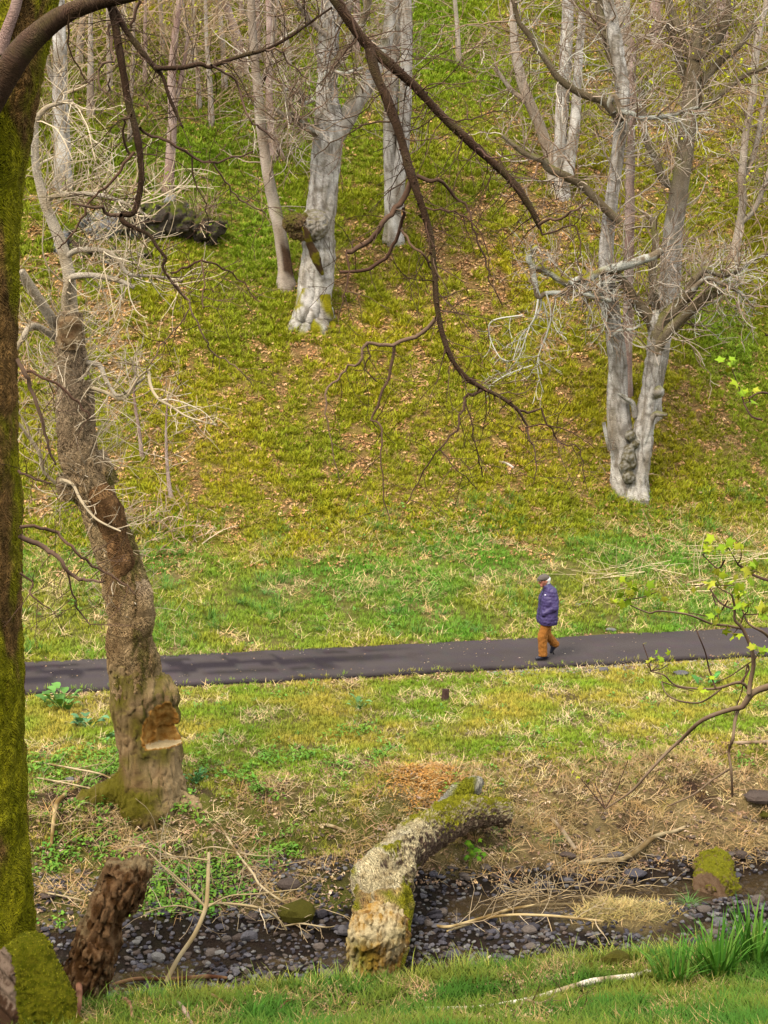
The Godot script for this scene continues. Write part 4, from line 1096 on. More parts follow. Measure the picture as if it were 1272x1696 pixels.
func build_centre_beech():
	rng.seed = 104
	var B := on(520, 522)
	var d0 := -B.z
	var t := thing("burred_beech", "stout pale beech with a big burr low on its trunk and mossy roots", "tree", B)
	var trunk := line([516, 585, 36, 517, 540, 34, 518, 515, 30, 522, 480, 27, 526, 430, 29, 527, 390, 27, 532, 350, 26, 536, 300, 25, 541, 250, 25, 545, 205, 25, 541, 160, 19, 543, 110, 18, 545, 60, 18, 549, 0, 19, 552, -80, 17, 556, -200, 14], d0, d0 + 0.2, 0.05)
	limb_part(t, "trunk", trunk, 60, func(p, nn, w): return beech_col(p, nn, w).lerp(Color(0.17, 0.16, 0.01), smoothstep(0.9, 0.2, p.y - B.y) * smoothstep(0.0, 0.2, n_mid.get_noise_3d(p.x * 1.5, p.y * 0.7, p.z * 1.5) + 0.3 * nn.y - 0.3 * nn.x - 0.02)), M.beech_bark, 0.13, 2.4, 0.42, 0.035, 2.6)
	var tw := MB.new()
	var arms := [
		[line([552, 228, 17, 566, 208, 16, 582, 182, 15, 602, 152, 14, 618, 122, 13, 634, 88, 11, 644, 50, 10, 650, -20, 9], d0, d0 + 0.8, 0.1), beech_col],
		[line([550, 110, 8, 565, 95, 8, 582, 72, 7.5, 594, 50, 7, 606, 20, 6, 616, -30, 5], d0, d0 - 0.5, 0.1), dark_col],
		[line([532, 232, 7, 516, 215, 6.5, 500, 204, 6, 480, 196, 4.5, 455, 180, 3.5], d0, d0 - 0.8, 0.1), grey_col],
		[line([545, 60, 6, 520, 40, 5.5, 500, 15, 5, 480, -15, 4], d0, d0 - 0.6, 0.1), grey_col],
		[line([555, 40, 7, 575, 15, 6, 590, -30, 5], d0, d0 + 0.6, 0.1), grey_col],
		[line([527, 222, 4, 508, 210, 3.6, 492, 192, 3, 478, 188, 2.6], d0 - 0.4, d0 - 0.9, 0.08), lichen_col],
		[line([518, 165, 4, 500, 172, 3.6, 498, 155, 3.2, 484, 146, 2.6, 470, 150, 2], d0 - 0.4, d0 - 0.9, 0.08), lichen_col],
		[line([530, 140, 4, 545, 118, 4, 570, 122, 3.4, 600, 112, 2.8], d0 - 0.5, d0 - 1.1, 0.08), lichen_col],
	]
	for a in arms:
		limb_part(t, "limb", a[0], 14, a[1], M.beech_bark, 0.08, 3.0)
		twigs_on(tw, a[0], 0.25, 1.0, 22, 1.7, 0.021, 2, BEECH_TWIG)
	twigs_on(tw, trunk, 0.45, 1.0, 42, 1.9, 0.02, 2, BEECH_TWIG)
	twigs_on(tw, trunk, 0.5, 0.9, 12, 1.3, 0.018, 2, LICHEN_TWIG)
	twig_part(t, tw)
	var s := mpp(520, 380, d0)
	var m := MB.new()
	var c0 := at(520, 374, d0 - 0.42) - B
	var bn := [[c0, c0 + Vector3(0, 0.05, -0.2), 24 * s, 24 * s], [c0 + Vector3(-12 * s, 4 * s, 0), c0 + Vector3(8 * s, 10 * s, 0), 14 * s, 14 * s]]
	nets(m, func(p: Vector3) -> float: return bones(p, bn, 0.1) - 0.07 * n_hi.get_noise_3d(p.x * 3.0, p.y * 3.0, p.z * 3.0), c0 - Vector3.ONE * 0.75, c0 + Vector3.ONE * 0.75, 0.035, func(p: Vector3, nn: Vector3): return beech_col(p + B, nn, 0.0).lerp(Color(0.2, 0.15, 0.1), 0.35))
	part("burr", m, M.wood_lump, t, true)
	m = MB.new()
	var c1 := at(492, 374, d0 - 0.5) - B
	var b2 := [[c1 + Vector3(-8 * s, 4 * s, 0), c1 + Vector3(14 * s, 8 * s, 0.05), 16 * s, 12 * s], [c1 + Vector3(-4 * s, -12 * s, 0), c1 + Vector3(10 * s, -16 * s, 0), 10 * s, 8 * s]]
	nets(m, func(p: Vector3) -> float: return bones(p, b2, 0.05) - 0.1 * n_hi.get_noise_3d(p.x * 6.0, p.y * 6.0, p.z * 6.0), c1 - Vector3.ONE * 0.8, c1 + Vector3.ONE * 0.8, 0.035, func(p: Vector3, nn: Vector3): return Color(0.17, 0.11, 0.06).lerp(Color(0.1, 0.1, 0.012), clampf(nn.y + n_mid.get_noise_3d(p.x * 4, p.y * 4, p.z * 4), 0, 1)))
	part("shaggy_burr", m, M.wood_lump, t, true)
	limb_part(t, "broken_limb", line([502, 376, 4, 508, 390, 6.5, 513, 405, 6, 521, 422, 7, 528, 440, 5.5, 535, 455, 3], d0 - 0.85, d0 - 0.55, 0.035), 16, func(p, nn, w): return Color(0.07, 0.042, 0.022).lerp(Color(0.14, 0.125, 0.01), smoothstep(0.05, 0.25, n_mid.get_noise_3d(p.x * 5, p.y * 5, p.z * 5) + 0.1)), M.wood_lump, 0.4, 6.0)
	for c in [[512, 505, 494, 532, 480, 546, 0.2], [519, 515, 510, 536, 500, 552, 0.17], [536, 512, 546, 530, 552, 540, 0.16]]:
		var a := at(c[0], c[1] - 22, d0 - 0.2)
		var e := on(c[2], c[3])
		var g := on(c[4], c[5])
		var L := smooth(PackedVector3Array([a, a.lerp(e, 0.55) + Vector3(0, -0.1, 0.12), e + Vector3(0, 0.0, 0), g + Vector3(0, -0.08, 0), g + (g - e) * 0.8 + Vector3(0, -0.35, 0)]), PackedFloat32Array([c[6] * 1.2, c[6] * 1.25, c[6] * 1.1, c[6] * 0.8, c[6] * 0.5]), 0.06)
		limb_part(t, "root", L, 20, func(p, nn, w): return beech_col(p, nn, w).lerp(Color(0.19, 0.17, 0.01), smoothstep(0.15, 0.5, 0.6 * nn.y + 1.3 * n_mid.get_noise_3d(p.x * 2, p.y * 2, p.z * 2) + 0.3 * w)), M.beech_bark, 0.3, 3.0)

# a slimmer tree: stems = [[line, colour function], ...]; counts of twigs on each
func slim_tree(called: String, label: String, bu: float, bv: float, stems: Array, colf: Callable, twigs: int, o: Dictionary, length := 1.5, group := "", leaf := 0.0, sides := 16, from := 0.3):
	var B := on(bu, bv)
	var d0 := -B.z
	var t := thing(called, label, "tree", B, group)
	var tw := MB.new()
	tips.clear()
	for k in stems.size():
		var cs: Array = stems[k]
		if k == 0: cs = [cs[0], cs[1] + 32, cs[2]] + cs
		var L := line(cs, d0, d0 + rng.randf_range(-0.3, 0.3), 0.14, 0.2)
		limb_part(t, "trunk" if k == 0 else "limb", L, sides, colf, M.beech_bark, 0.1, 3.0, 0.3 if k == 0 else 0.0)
		twigs_on(tw, L, from if k == 0 else 0.1, 1.0, twigs if k == 0 else int(twigs * 0.6), length, 0.02, 2, o)
	twig_part(t, tw)
	if leaf > 0.0: leaves_on(t, "leaves", bud_mesh(), 0.065, Color(0.27, 0.29, 0.012), leaf)

func build_other_trees():
	rng.seed = 105
	slim_tree("leaning_tree", "slim leaning tree with a hollow painted dark at its foot, left of the burred beech", 474, 470, [[474, 482, 15, 473, 455, 12, 469, 420, 11, 461, 370, 10.5, 452, 330, 10, 445, 295, 10, 438, 250, 9, 432, 205, 8.5, 427, 150, 8, 423, 110, 7.5, 418, 50, 7, 415, -20, 6], [427, 150, 5, 440, 120, 4, 450, 80, 3.5, 455, 20, 3]], func(p, nn, w): return grey_col(p, nn, w).lerp(Color(0.07, 0.042, 0.026), smoothstep(0.14, 0.02, absf(w - 0.13) + 0.25 * n_mid.get_noise_3d(p.x * 2, p.y * 2, p.z * 2)) * smoothstep(-0.2, 0.4, nn.x + nn.z * 0.3)), 30, BEECH_TWIG)  # shade of the hollow is a dark patch in the bark colour, no recess
	slim_tree("slim_beech", "thin straight pinkish stem just behind the leaning tree", 452, 262, [[452, 270, 7, 450, 240, 6.5, 447, 180, 6, 445, 120, 5.5, 446, 60, 5, 444, -20, 4], [450, 215, 4, 468, 260, 4.2, 492, 300, 4.5]], pink_col, 26, BEECH_TWIG)
	slim_tree("double_beech", "pale smooth beech with two straight stems rising side by side up the slope", 652, 396, [[650, 404, 16, 650, 380, 14, 650, 340, 13, 648, 290, 12, 646, 240, 11.5, 647, 180, 12, 649, 110, 13, 652, 40, 13, 653, -40, 12], [656, 345, 12, 661, 300, 11, 667, 240, 11, 671, 180, 10.5, 673, 100, 10, 673, 30, 9.5, 672, -40, 9]], beech_col, 22, BEECH_TWIG, 1.6, "", 0.0, 22, 0.45)
	slim_tree("pale_beech", "pale beech close behind the twin beech, dividing into many dark limbs above", 1083, 685, [[1080, 700, 13, 1086, 640, 12, 1098, 560, 14, 1107, 490, 17, 1112, 430, 18, 1115, 380, 17, 1124, 320, 15, 1134, 260, 14, 1140, 200, 14, 1145, 150, 14, 1149, 105, 11],
		[1148, 110, 9, 1138, 75, 8.5, 1124, 45, 8, 1110, 15, 7, 1098, -30, 6], [1150, 100, 10, 1154, 65, 9, 1162, 30, 8, 1164, -30, 7], [1152, 100, 10, 1172, 80, 9, 1190, 60, 8.5, 1202, 35, 8, 1211, 0, 7, 1216, -40, 6],
		[1146, 160, 7, 1168, 130, 7, 1196, 98, 6, 1222, 78, 5.5, 1250, 40, 4.5], [1142, 195, 6, 1165, 178, 6, 1192, 158, 5.5, 1232, 126, 4.5, 1290, 104, 3.5], [1128, 310, 7, 1100, 300, 7, 1086, 262, 6.5, 1070, 232, 6, 1066, 190, 5.5, 1062, 150, 5],
		[1136, 135, 7, 1128, 110, 7, 1118, 70, 6, 1105, 35, 5]], func(p, nn, w): return dark_col(p, nn, w).lerp(beech_col(p, nn, w), smoothstep(8.5, 5.5, p.y - 1.0 * EYE.y * 0.2)), 44, BEECH_TWIG, 1.7, "", 0.3, 20, 0.4)
	slim_tree("knobbly_stem", "slim purplish knobbly stem between the two stems of the twin beech", 1038, 655, [[1038, 668, 9, 1038, 620, 8.5, 1040, 560, 8, 1040, 500, 8, 1042, 430, 8, 1043, 360, 8, 1044, 290, 7.5, 1046, 225, 7, 1047, 150, 6, 1050, 60, 5]], pink_col, 30, BEECH_TWIG)
	slim_tree("forked_pale_beech", "pale beech forking low into two stems, half hidden by branches above the twin beech", 932, 322, [[930, 335, 13, 930, 310, 12, 927, 270, 11, 929, 220, 11, 932, 165, 11, 937, 100, 11, 940, 30, 10, 941, -40, 9], [938, 300, 11, 944, 265, 10.5, 950, 220, 9.5, 955, 165, 8, 958, 100, 7, 965, 20, 6]], beech_col, 30, BEECH_TWIG)
	slim_tree("bent_grey_beech", "bent grey stem curving up from behind the forked pale beech", 918, 300, [[920, 312, 11, 913, 270, 10, 905, 240, 9, 894, 208, 9, 874, 163, 9, 860, 118, 8, 852, 70, 7, 850, 10, 6, 852, -50, 5], [880, 175, 5, 862, 160, 4.5, 848, 150, 4, 820, 112, 3]], grey_col, 34, BEECH_TWIG)
	slim_tree("grey_beech_trunk", "broad grey trunk at the top edge right of the forked pale beech", 1034, 190, [[1036, 200, 14, 1035, 150, 14, 1033, 90, 14, 1031, 30, 13, 1030, -60, 12]], grey_col, 26, BEECH_TWIG)
	slim_tree("pink_trunk", "short stretch of pinkish trunk at the top edge above the pale beech", 1088, 80, [[1089, 88, 10, 1087, 60, 9, 1085, 20, 9, 1083, -60, 8]], pink_col, 12, BEECH_TWIG)
	slim_tree("pink_trunk", "pinkish trunk at the top right corner", 1196, 62, [[1197, 70, 9, 1195, 30, 8, 1194, -60, 7]], pink_col, 12, BEECH_TWIG)
	slim_tree("edge_tree", "thin pale stem swaying up along the right edge", 1215, 430, [[1212, 440, 8, 1222, 390, 7, 1230, 340, 6.5, 1229, 294, 6.5, 1236, 217, 6, 1248, 155, 5.5, 1252, 100, 5, 1262, 40, 4.5, 1276, -30, 4], [1229, 300, 5, 1250, 250, 4.5, 1262, 190, 4, 1280, 130, 3.5], [1226, 370, 5, 1250, 345, 4.5, 1268, 300, 4, 1285, 240, 3]], grey_col, 50, BEECH_TWIG, 1.6, "", 0.2)
	slim_tree("striped_trunk", "pale striped trunk standing alone at the upper left", 104, 312, [[106, 322, 17, 105, 290, 14, 103, 230, 13, 100, 160, 13, 99, 90, 12, 97, 20, 11, 95, -60, 10], [100, 160, 6, 84, 120, 5, 70, 60, 4]], beech_col, 34, HAZE_TWIG, 2.0)
	slim_tree("slim_pink_tree", "slim pinkish tree right of the striped trunk", 277, 318, [[276, 328, 9, 279, 300, 8.5, 283, 250, 8, 286, 190, 7.5, 284, 130, 7, 290, 60, 6, 300, -20, 5], [286, 190, 4, 300, 130, 3.5, 312, 60, 3]], pink_col, 26, HAZE_TWIG, 2.0, "", 0.1)
	slim_tree("tilted_trunk", "tilted bare trunk leaning left near the top edge", 400, 120, [[405, 135, 9, 398, 90, 8.5, 388, 50, 8, 372, 0, 7, 360, -60, 6]], pink_col, 26, HAZE_TWIG, 2.0, "", 0.06)
	for q in [[60, 215, "thin young tree just right of the mossy tree, low on the slope"], [150, 190, "thin young tree just right of the striped trunk"], [182, 150, "thin young tree right of the striped trunk, second along"], [215, 235, "thin young tree left of the slim pinkish tree"], [240, 140, "thin young tree up the slope behind the dark hanging bough"], [330, 180, "thin young tree right of the slim pinkish tree"], [350, 205, "thin young tree in the thicket midway to the leaning tree"], [318, 120, "thin young tree high above the slim pinkish tree"], [425, 95, "thin young tree just left of the leaning tree's top"], [480, 110, "thin young tree between leaning tree and burred beech near the top"], [30, 120, "thin young tree hard against the mossy tree near the top"], [130, 110, "thin young tree high beside the striped trunk"], [270, 90, "thin young tree near the top, right of the dark hanging bough"], [372, 150, "thin young tree below the tilted trunk"], [455, 60, "thin young tree at the top left of the burred beech"], [590, 90, "thin young tree behind the right limb of the burred beech"], [760, 110, "thin young tree right of the double beech"], [1245, 120, "thin young tree near the right edge behind the thin swaying stem"], [205, 60, "thin young tree at the top edge behind the dark hanging bough"], [60, 70, "thin young tree in the top left corner right of the mossy trunk"], [400, 30, "thin young tree at the top edge beside the tilted trunk"]]:
		var u: float = q[0]
		var v: float = q[1]
		var lean := rng.randfn() * 14.0
		var r := rng.randf_range(3.2, 6.0)
		slim_tree("young_tree", q[2], u, v, [[u, v + 12, r * 1.2, u + lean * 0.3, v - 60, r, u + lean, v - 130, r * 0.8, u + lean * 1.4, v - 230, r * 0.5]], pink_col if rng.randf() < 0.2 else grey_col, 30, HAZE_TWIG, 1.8, "thin young trees along the top of the slope", 0.5 if u < 520 else 0.15, 9, 0.08)
	rng.seed = 109
	for q in [[236, 762, -14, "left of the two thin grey saplings right of the leaning pollard"], [283, 822, -8, "taller, right one of the two thin grey saplings right of the leaning pollard"]]:
		var B := on(q[0], q[1])
		var t := thing("sapling", q[3], "sapling", B)
		var tw := MB.new()
		var L := line([q[0], q[1] + 3, 4, q[0] - 6, q[1] - 50, 3, q[0] + q[2], q[1] - 110, 2, q[0] + q[2] * 0.6, q[1] - 170, 1.2], -B.z, -B.z, 0.1, 0.2)
		limb_part(t, "stem", L, 8, pink_col, M.beech_bark, 0.1, 4.0)
		twigs_on(tw, L, 0.2, 1.0, 16, 0.8, 0.008, 1, BEECH_TWIG)
		twig_part(t, tw)
	# low brambly shrubs on the slope at the left
	for q in [[310, 372, 1.5, "tangled bramble bush hanging over the rock outcrop"], [150, 330, 1.2, "thin brown scrub above the rock outcrop"], [175, 440, 1.0, "pale dry scrub in front of the rock outcrop"], [60, 640, 0.9, "dry twiggy scrub between the mossy tree and the leaning pollard"], [265, 880, 0.9, "thin dry scrub on the verge right of the leaning pollard"], [1180, 470, 1.1, "pale dry scrub behind the broken limb of the twin beech"]]:
		var B := on(q[0], q[1])
		var t := thing("bramble", q[3], "shrub", B)
		var tw := MB.new()
		tips.clear()
		for k in 34:
			var o := B + Vector3(rng.randfn() * q[2] * 0.6, 0, rng.randfn() * 0.4)
			o.y = H(o.x, -o.z)
			sprout(tw, o, (Vector3.UP + rv() * 0.8).normalized(), q[2] * rng.randf_range(0.7, 1.3), 0.014, 2, {"seg": 0.18, "wig": 0.2, "up": -0.09, "dens": 2.6, "col": Color(0.2, 0.13, 0.085), "col2": Color(0.4, 0.33, 0.23), "thin": 0.007})
		twig_part(t, tw)
		leaves_on(t, "leaves", bud_mesh(), 0.07, Color(0.12, 0.17, 0.012), 0.3 if q[1] < 400 else 0.04)

# ---------- the walker ----------
func build_person():
	var B := on(900.3, 1095.5)
	B.y = 0.065
	var t := thing("person", "person in purple padded jacket, brown trousers and flat cap walking left along the path", "person", B)
	t.rotation.y = 0.187
	# joints: x back, y up, z to the side nearer the stream
	var hipN := Vector3(0.06, 0.86, 0.1)
	var hipF := Vector3(0.06, 0.86, -0.1)
	var kneeN := Vector3(-0.06, 0.47, 0.1)
	var ankN := Vector3(-0.035, 0.1, 0.1)
	var kneeF := Vector3(0.075, 0.46, -0.1)
	var ankF := Vector3(0.285, 0.235, -0.1)
	var neck := Vector3(0.06, 1.42, 0)
	var head := Vector3(-0.02, 1.575, 0)
	var shN := Vector3(0.1, 1.36, 0.17)
	var shF := Vector3(0.1, 1.36, -0.17)
	var elN := Vector3(0.14, 1.08, 0.25)
	var elF := Vector3(0.13, 1.06, -0.25)
	var haN := Vector3(-0.07, 0.96, 0.2)
	var haF := Vector3(0.02, 0.84, -0.27)
	var body := MB.new()
	var skel := [[hipN, kneeN, 0.075, 0.05], [kneeN, ankN, 0.05, 0.035], [hipF, kneeF, 0.075, 0.05], [kneeF, ankF, 0.05, 0.035], [ankN, ankN + Vector3(-0.08, -0.055, 0), 0.03, 0.02], [ankF, ankF + Vector3(-0.03, -0.06, 0), 0.03, 0.02],
		[hipN, hipF, 0.09, 0.09], [Vector3(0.06, 0.9, 0), Vector3(0.1, 1.3, 0), 0.1, 0.11], [shN, shF, 0.06, 0.06], [shN, elN, 0.05, 0.038], [elN, haN, 0.038, 0.026], [shF, elF, 0.05, 0.038], [elF, haF, 0.038, 0.026], [Vector3(0.1, 1.34, 0), neck, 0.07, 0.055], [neck, head, 0.055, 0.055]]
	nets(body, func(p: Vector3) -> float: return bones(p, skel, 0.03), Vector3(-0.35, 0.0, -0.4), Vector3(0.45, 1.52, 0.4), 0.016, func(p, nn): return Color(0.3, 0.13, 0.09))
	var skull := [[Vector3(0.015, 1.595, 0), Vector3(-0.03, 1.585, 0), 0.083, 0.075], [Vector3(-0.035, 1.55, 0), Vector3(-0.065, 1.485, 0), 0.062, 0.034], [Vector3(0.0, 1.53, 0), neck, 0.055, 0.056],
		[Vector3(-0.1, 1.575, 0), Vector3(-0.122, 1.532, 0), 0.01, 0.016], [Vector3(-0.09, 1.502, 0.012), Vector3(-0.09, 1.502, -0.012), 0.012, 0.012], [Vector3(-0.098, 1.592, 0.03), Vector3(-0.098, 1.592, -0.03), 0.012, 0.012]]
	for sd in [1.0, -1.0]:
		skull.append([Vector3(0.012, 1.585, 0.078 * sd), Vector3(0.006, 1.545, 0.074 * sd), 0.014, 0.01])
	nets(body, func(p: Vector3) -> float:
		var d := bones(p, skull, 0.018)
		for sd in [1.0, -1.0]: d = maxf(d, -(p - Vector3(-0.103, 1.574, 0.032 * sd)).length() + 0.011)
		d = maxf(d, -cap(p, Vector3(-0.104, 1.499, 0.018), Vector3(-0.104, 1.499, -0.018), 0.003, 0.003))
		return d, Vector3(-0.16, 1.4, -0.12), Vector3(0.13, 1.7, 0.12), 0.0055, func(p, nn): return Color(0.26, 0.1, 0.07) if p.y > 1.5 and p.x < -0.07 else Color(0.24, 0.1, 0.07))
	# the far hand, closed on the stick
	var grip := Vector3(0.0, 0.79, -0.27)
	var fing := [[haF, grip + Vector3(0.015, 0.02, -0.02), 0.024, 0.026]]
	for k in 4:
		var o := grip + Vector3(0.0, 0.03 - 0.02 * k, 0)
		fing.append([o + Vector3(0.02, 0, -0.03), o + Vector3(-0.02, 0, -0.025), 0.0095, 0.009])
		fing.append([o + Vector3(-0.02, 0, -0.025), o + Vector3(-0.022, 0, 0.012), 0.009, 0.008])
	fing.append([grip + Vector3(0.02, 0.035, -0.01), grip + Vector3(-0.012, 0.042, 0.018), 0.011, 0.009])
	nets(body, func(p: Vector3) -> float: return bones(p, fing, 0.006), grip - Vector3(0.08, 0.1, 0.08), grip + Vector3(0.08, 0.13, 0.08), 0.005, func(p, nn): return Color(0.24, 0.1, 0.07))
	part("body", body, M.skin, t, true)
	for sd in [1.0, -1.0]:
		var e := MB.new()
		nets(e, func(p: Vector3) -> float: return (p - Vector3(-0.094, 1.574, 0.032 * sd)).length() - 0.011, Vector3(-0.115, 1.555, 0.032 * sd - 0.02), Vector3(-0.07, 1.595, 0.032 * sd + 0.02), 0.004, func(p, nn): return Color(0.03, 0.02, 0.015) if p.x < -0.103 else Color(0.6, 0.58, 0.55))
		part("eye", e, M.skin, t, true)
	var hair := MB.new()
	nets(hair, func(p: Vector3) -> float:
		var d := cap(p, Vector3(0.028, 1.6, 0), Vector3(0.03, 1.55, 0), 0.088, 0.07) - 0.006 * n_hi.get_noise_3d(p.x * 40, p.y * 20, p.z * 40)
		return maxf(d, -0.012 - p.x + 0.4 * (1.57 - p.y)), Vector3(-0.08, 1.44, -0.12), Vector3(0.14, 1.72, 0.12), 0.006, func(p, nn): return Color(0.45, 0.44, 0.42))
	part("hair", hair, M.cloth, t, true)
	var capm := MB.new()
	nets(capm, func(p: Vector3) -> float:
		var q := p - Vector3(-0.02, 1.625, 0)
		var dome := ((q - Vector3(0.0, 0.012, 0)) / Vector3(0.118, 0.075, 0.098)).length() - 1.0
		var d := dome * 0.075
		d = smin(d, ((q - Vector3(-0.075, -0.004, 0)) / Vector3(0.065, 0.03, 0.08)).length() * 0.03 - 0.03, 0.02)
		return maxf(d, -(q.y + 0.022 - 0.1 * q.x)), Vector3(-0.2, 1.57, -0.13), Vector3(0.14, 1.74, 0.13), 0.007, func(p, nn): return Color(0.055, 0.047, 0.042) * (1.0 + 0.25 * sin(p.x * 260.0) * sin(p.z * 260.0)))
	part("flat_cap", capm, M.cloth, t, true)
	var peak := MB.new()
	nets(peak, func(p: Vector3) -> float:
		var q := p - Vector3(-0.1, 1.603, 0)
		q.y -= 0.25 * q.x
		return maxf(Vector2(q.x / 0.065, q.z / 0.075).length() * 0.065 - 0.065, absf(q.y) - 0.007), Vector3(-0.19, 1.56, -0.1), Vector3(-0.02, 1.64, 0.1), 0.006, func(p, nn): return Color(0.06, 0.052, 0.048))
	part("cap_peak", peak, M.cloth, t, true)
	# padded jacket
	var jk := MB.new()
	var trunk := []
	for z in [0.095, -0.095]:
		trunk.append([Vector3(0.105, 1.36, z), Vector3(0.085, 1.2, z), 0.12, 0.165])
		trunk.append([Vector3(0.085, 1.2, z), Vector3(0.055, 0.8, z), 0.165, 0.19])
	trunk.append([Vector3(0.05, 1.46, 0), Vector3(0.09, 1.36, 0), 0.09, 0.11])
	var sleeves := [[shN + Vector3(0, 0.02, 0), elN, 0.088, 0.078], [elN, haN, 0.078, 0.06], [shF + Vector3(0, 0.02, 0), elF, 0.088, 0.078], [elF, haF, 0.078, 0.055]]
	nets(jk, func(p: Vector3) -> float:
		var q := -0.004 * absf(sin(p.y * 46.0 + 1.5 * p.x))
		var d := smin(bones(p, trunk, 0.06), bones(p, sleeves, 0.015), 0.01) + q + 0.006
		d += 0.012 * n_hi.get_noise_3d(p.x * 6, p.y * 4, p.z * 6)
		d = maxf(d, 0.715 + 0.05 * maxf(0.0, -p.x) - p.y)
		return maxf(d, p.y - 1.53 - 0.32 * (p.x - 0.05)), Vector3(-0.3, 0.66, -0.42), Vector3(0.4, 1.62, 0.42), 0.0125, func(p: Vector3, nn: Vector3):
		var c := Color(0.031, 0.021, 0.068)
		if p.y > 1.45: return Color(0.026, 0.021, 0.066)
		if absf(p.z) < 0.018 and p.x < 0.0: return Color(0.015, 0.012, 0.03)
		return c)
	part("jacket", jk, M.nylon, t, true)
	var chest := MB.new()
	nets(chest, func(p: Vector3) -> float: return ((p - Vector3(-0.045, 1.335, 0.19)) / Vector3(0.02, 0.009, 0.014)).length() * 0.009 - 0.009, Vector3(-0.08, 1.31, 0.16), Vector3(-0.01, 1.36, 0.22), 0.004, func(p, nn): return Color(0.5, 0.48, 0.55))
	part("chest_badge", chest, M.cloth, t, true)
	var tr := MB.new()
	var legs1 := [[hipN, kneeN, 0.115, 0.094], [kneeN, ankN + Vector3(-0.01, -0.02, 0), 0.094, 0.087]]
	var legs2 := [[hipF, kneeF, 0.115, 0.09], [kneeF, ankF + Vector3(-0.02, 0.02, 0), 0.09, 0.08]]
	nets(tr, func(p: Vector3) -> float:
		var d := smin(bones(p, legs1, 0.03), bones(p, legs2, 0.03), 0.012)
		d += 0.012 * n_hi.get_noise_3d(p.x * 6.0, p.y * 5.0, p.z * 6.0)
		return maxf(d, maxf(0.075 - p.y, p.y - 0.9)), Vector3(-0.25, 0.04, -0.28), Vector3(0.42, 0.95, 0.28), 0.013, func(p: Vector3, nn: Vector3): return Color(0.15, 0.06, 0.012) * (1.0 + 0.12 * sin(p.z * 300.0 + p.x * 120.0)))
	part("trousers", tr, M.cloth, t, true)
	for q in [[Vector3(-0.03, 0.0, 0.1), 0.0], [Vector3(0.285, 0.2, -0.1), 1.0]]:
		var o: Vector3 = q[0]
		var turn := Basis(Vector3(0, 0, 1), 1.02 * q[1])
		var sh := MB.new()
		var fb := [[Vector3(0.055, 0.05, 0), Vector3(-0.02, 0.055, 0), 0.046, 0.05], [Vector3(-0.03, 0.045, 0), Vector3(-0.14, 0.03, 0), 0.05, 0.036], [Vector3(0.03, 0.07, 0), Vector3(0.03, 0.11, 0), 0.05, 0.045]]
		var back := turn.inverse()
		nets(sh, func(p: Vector3) -> float:
			var r := back * (p - o)
			return maxf(bones(r, fb, 0.03), maxf(-r.y, r.y - 0.115)), o - Vector3(0.26, 0.27 * q[1] + 0.02, 0.09), o + Vector3(0.2, 0.2, 0.09), 0.01, func(p: Vector3, nn: Vector3):
			return Color(0.035, 0.033, 0.034) if (back * (p - o)).y < 0.022 else Color(0.014, 0.015, 0.02))
		part("shoe", sh, M.leather, t, true)
	var st := MB.new()
	var tip := Vector3(0.285, 0.01, -0.27)
	var dir := (grip - tip).normalized()
	stick(st, PackedVector3Array([tip, tip + dir * 0.02, grip + dir * 0.03, grip + dir * 0.05]), PackedFloat32Array([0.012, 0.011, 0.011, 0.011]), 10, Color(0.02, 0.017, 0.015))
	var sk := thing("walking_stick", "thin dark walking stick in the far hand of the person on the path", "walking stick", B)
	sk.rotation.y = 0.187
	part("shaft", st, M.twig, sk, true)
	var hd := MB.new()
	var top := grip + dir * 0.05
	stick(hd, PackedVector3Array([top + Vector3(0.05, -0.01, 0), top + Vector3(0.02, 0.015, 0), top + Vector3(-0.03, 0.012, 0), top + Vector3(-0.05, 0.0, 0)]), PackedFloat32Array([0.008, 0.013, 0.013, 0.008]), 10, Color(0.03, 0.02, 0.015))
	part("handle", hd, M.twig, sk, true)
	var fe := MB.new()
	stick(fe, PackedVector3Array([tip - dir * 0.012, tip + dir * 0.03]), PackedFloat32Array([0.015, 0.014]), 10, Color(0.012, 0.012, 0.012))
	part("rubber_foot", fe, M.twig, sk, true)

# ---------- fallen wood, stones and plants ----------
func stone_mesh(seed_: int, flat: float) -> ArrayMesh:
	var sp := SphereMesh.new()
	sp.radius = 0.5
	sp.height = 1.0
	sp.radial_segments = 9
	sp.rings = 5
	var a := sp.surface_get_arrays(0)
	var V: PackedVector3Array = a[Mesh.ARRAY_VERTEX]
	var I: PackedInt32Array = a[Mesh.ARRAY_INDEX]
	rng.seed = seed_
	var cuts := []
	for k in 9: cuts.append([rv(), rng.randf_range(0.27, 0.46)])
	for k in V.size():
		var p := V[k] * (1.0 + 0.25 * n_mid.get_noise_3d(V[k].x * 3.0 + seed_, V[k].y * 3.0, V[k].z * 3.0))
		for c in cuts:
			var over: float = p.dot(c[0]) - c[1]
			if over > 0.0: p -= c[0] * over * 0.9
		p.y *= flat
		V[k] = p
	var m := MB.new()
	for k in range(0, I.size(), 3):
		var nn := (V[I[k + 2]] - V[I[k]]).cross(V[I[k + 1]] - V[I[k]])
		if nn.length() < 1e-7: continue
		nn = nn.normalized()
		if nn.dot(V[I[k]]) < 0.0: nn = -nn
		for j in 3:
			m.i.append(m.v.size())
			m.v.append(V[I[k + j]])
			m.n.append((nn + V[I[k + j]].normalized() * 0.3).normalized())
			m.c.append(Color.WHITE)
	return mesh_of(m)

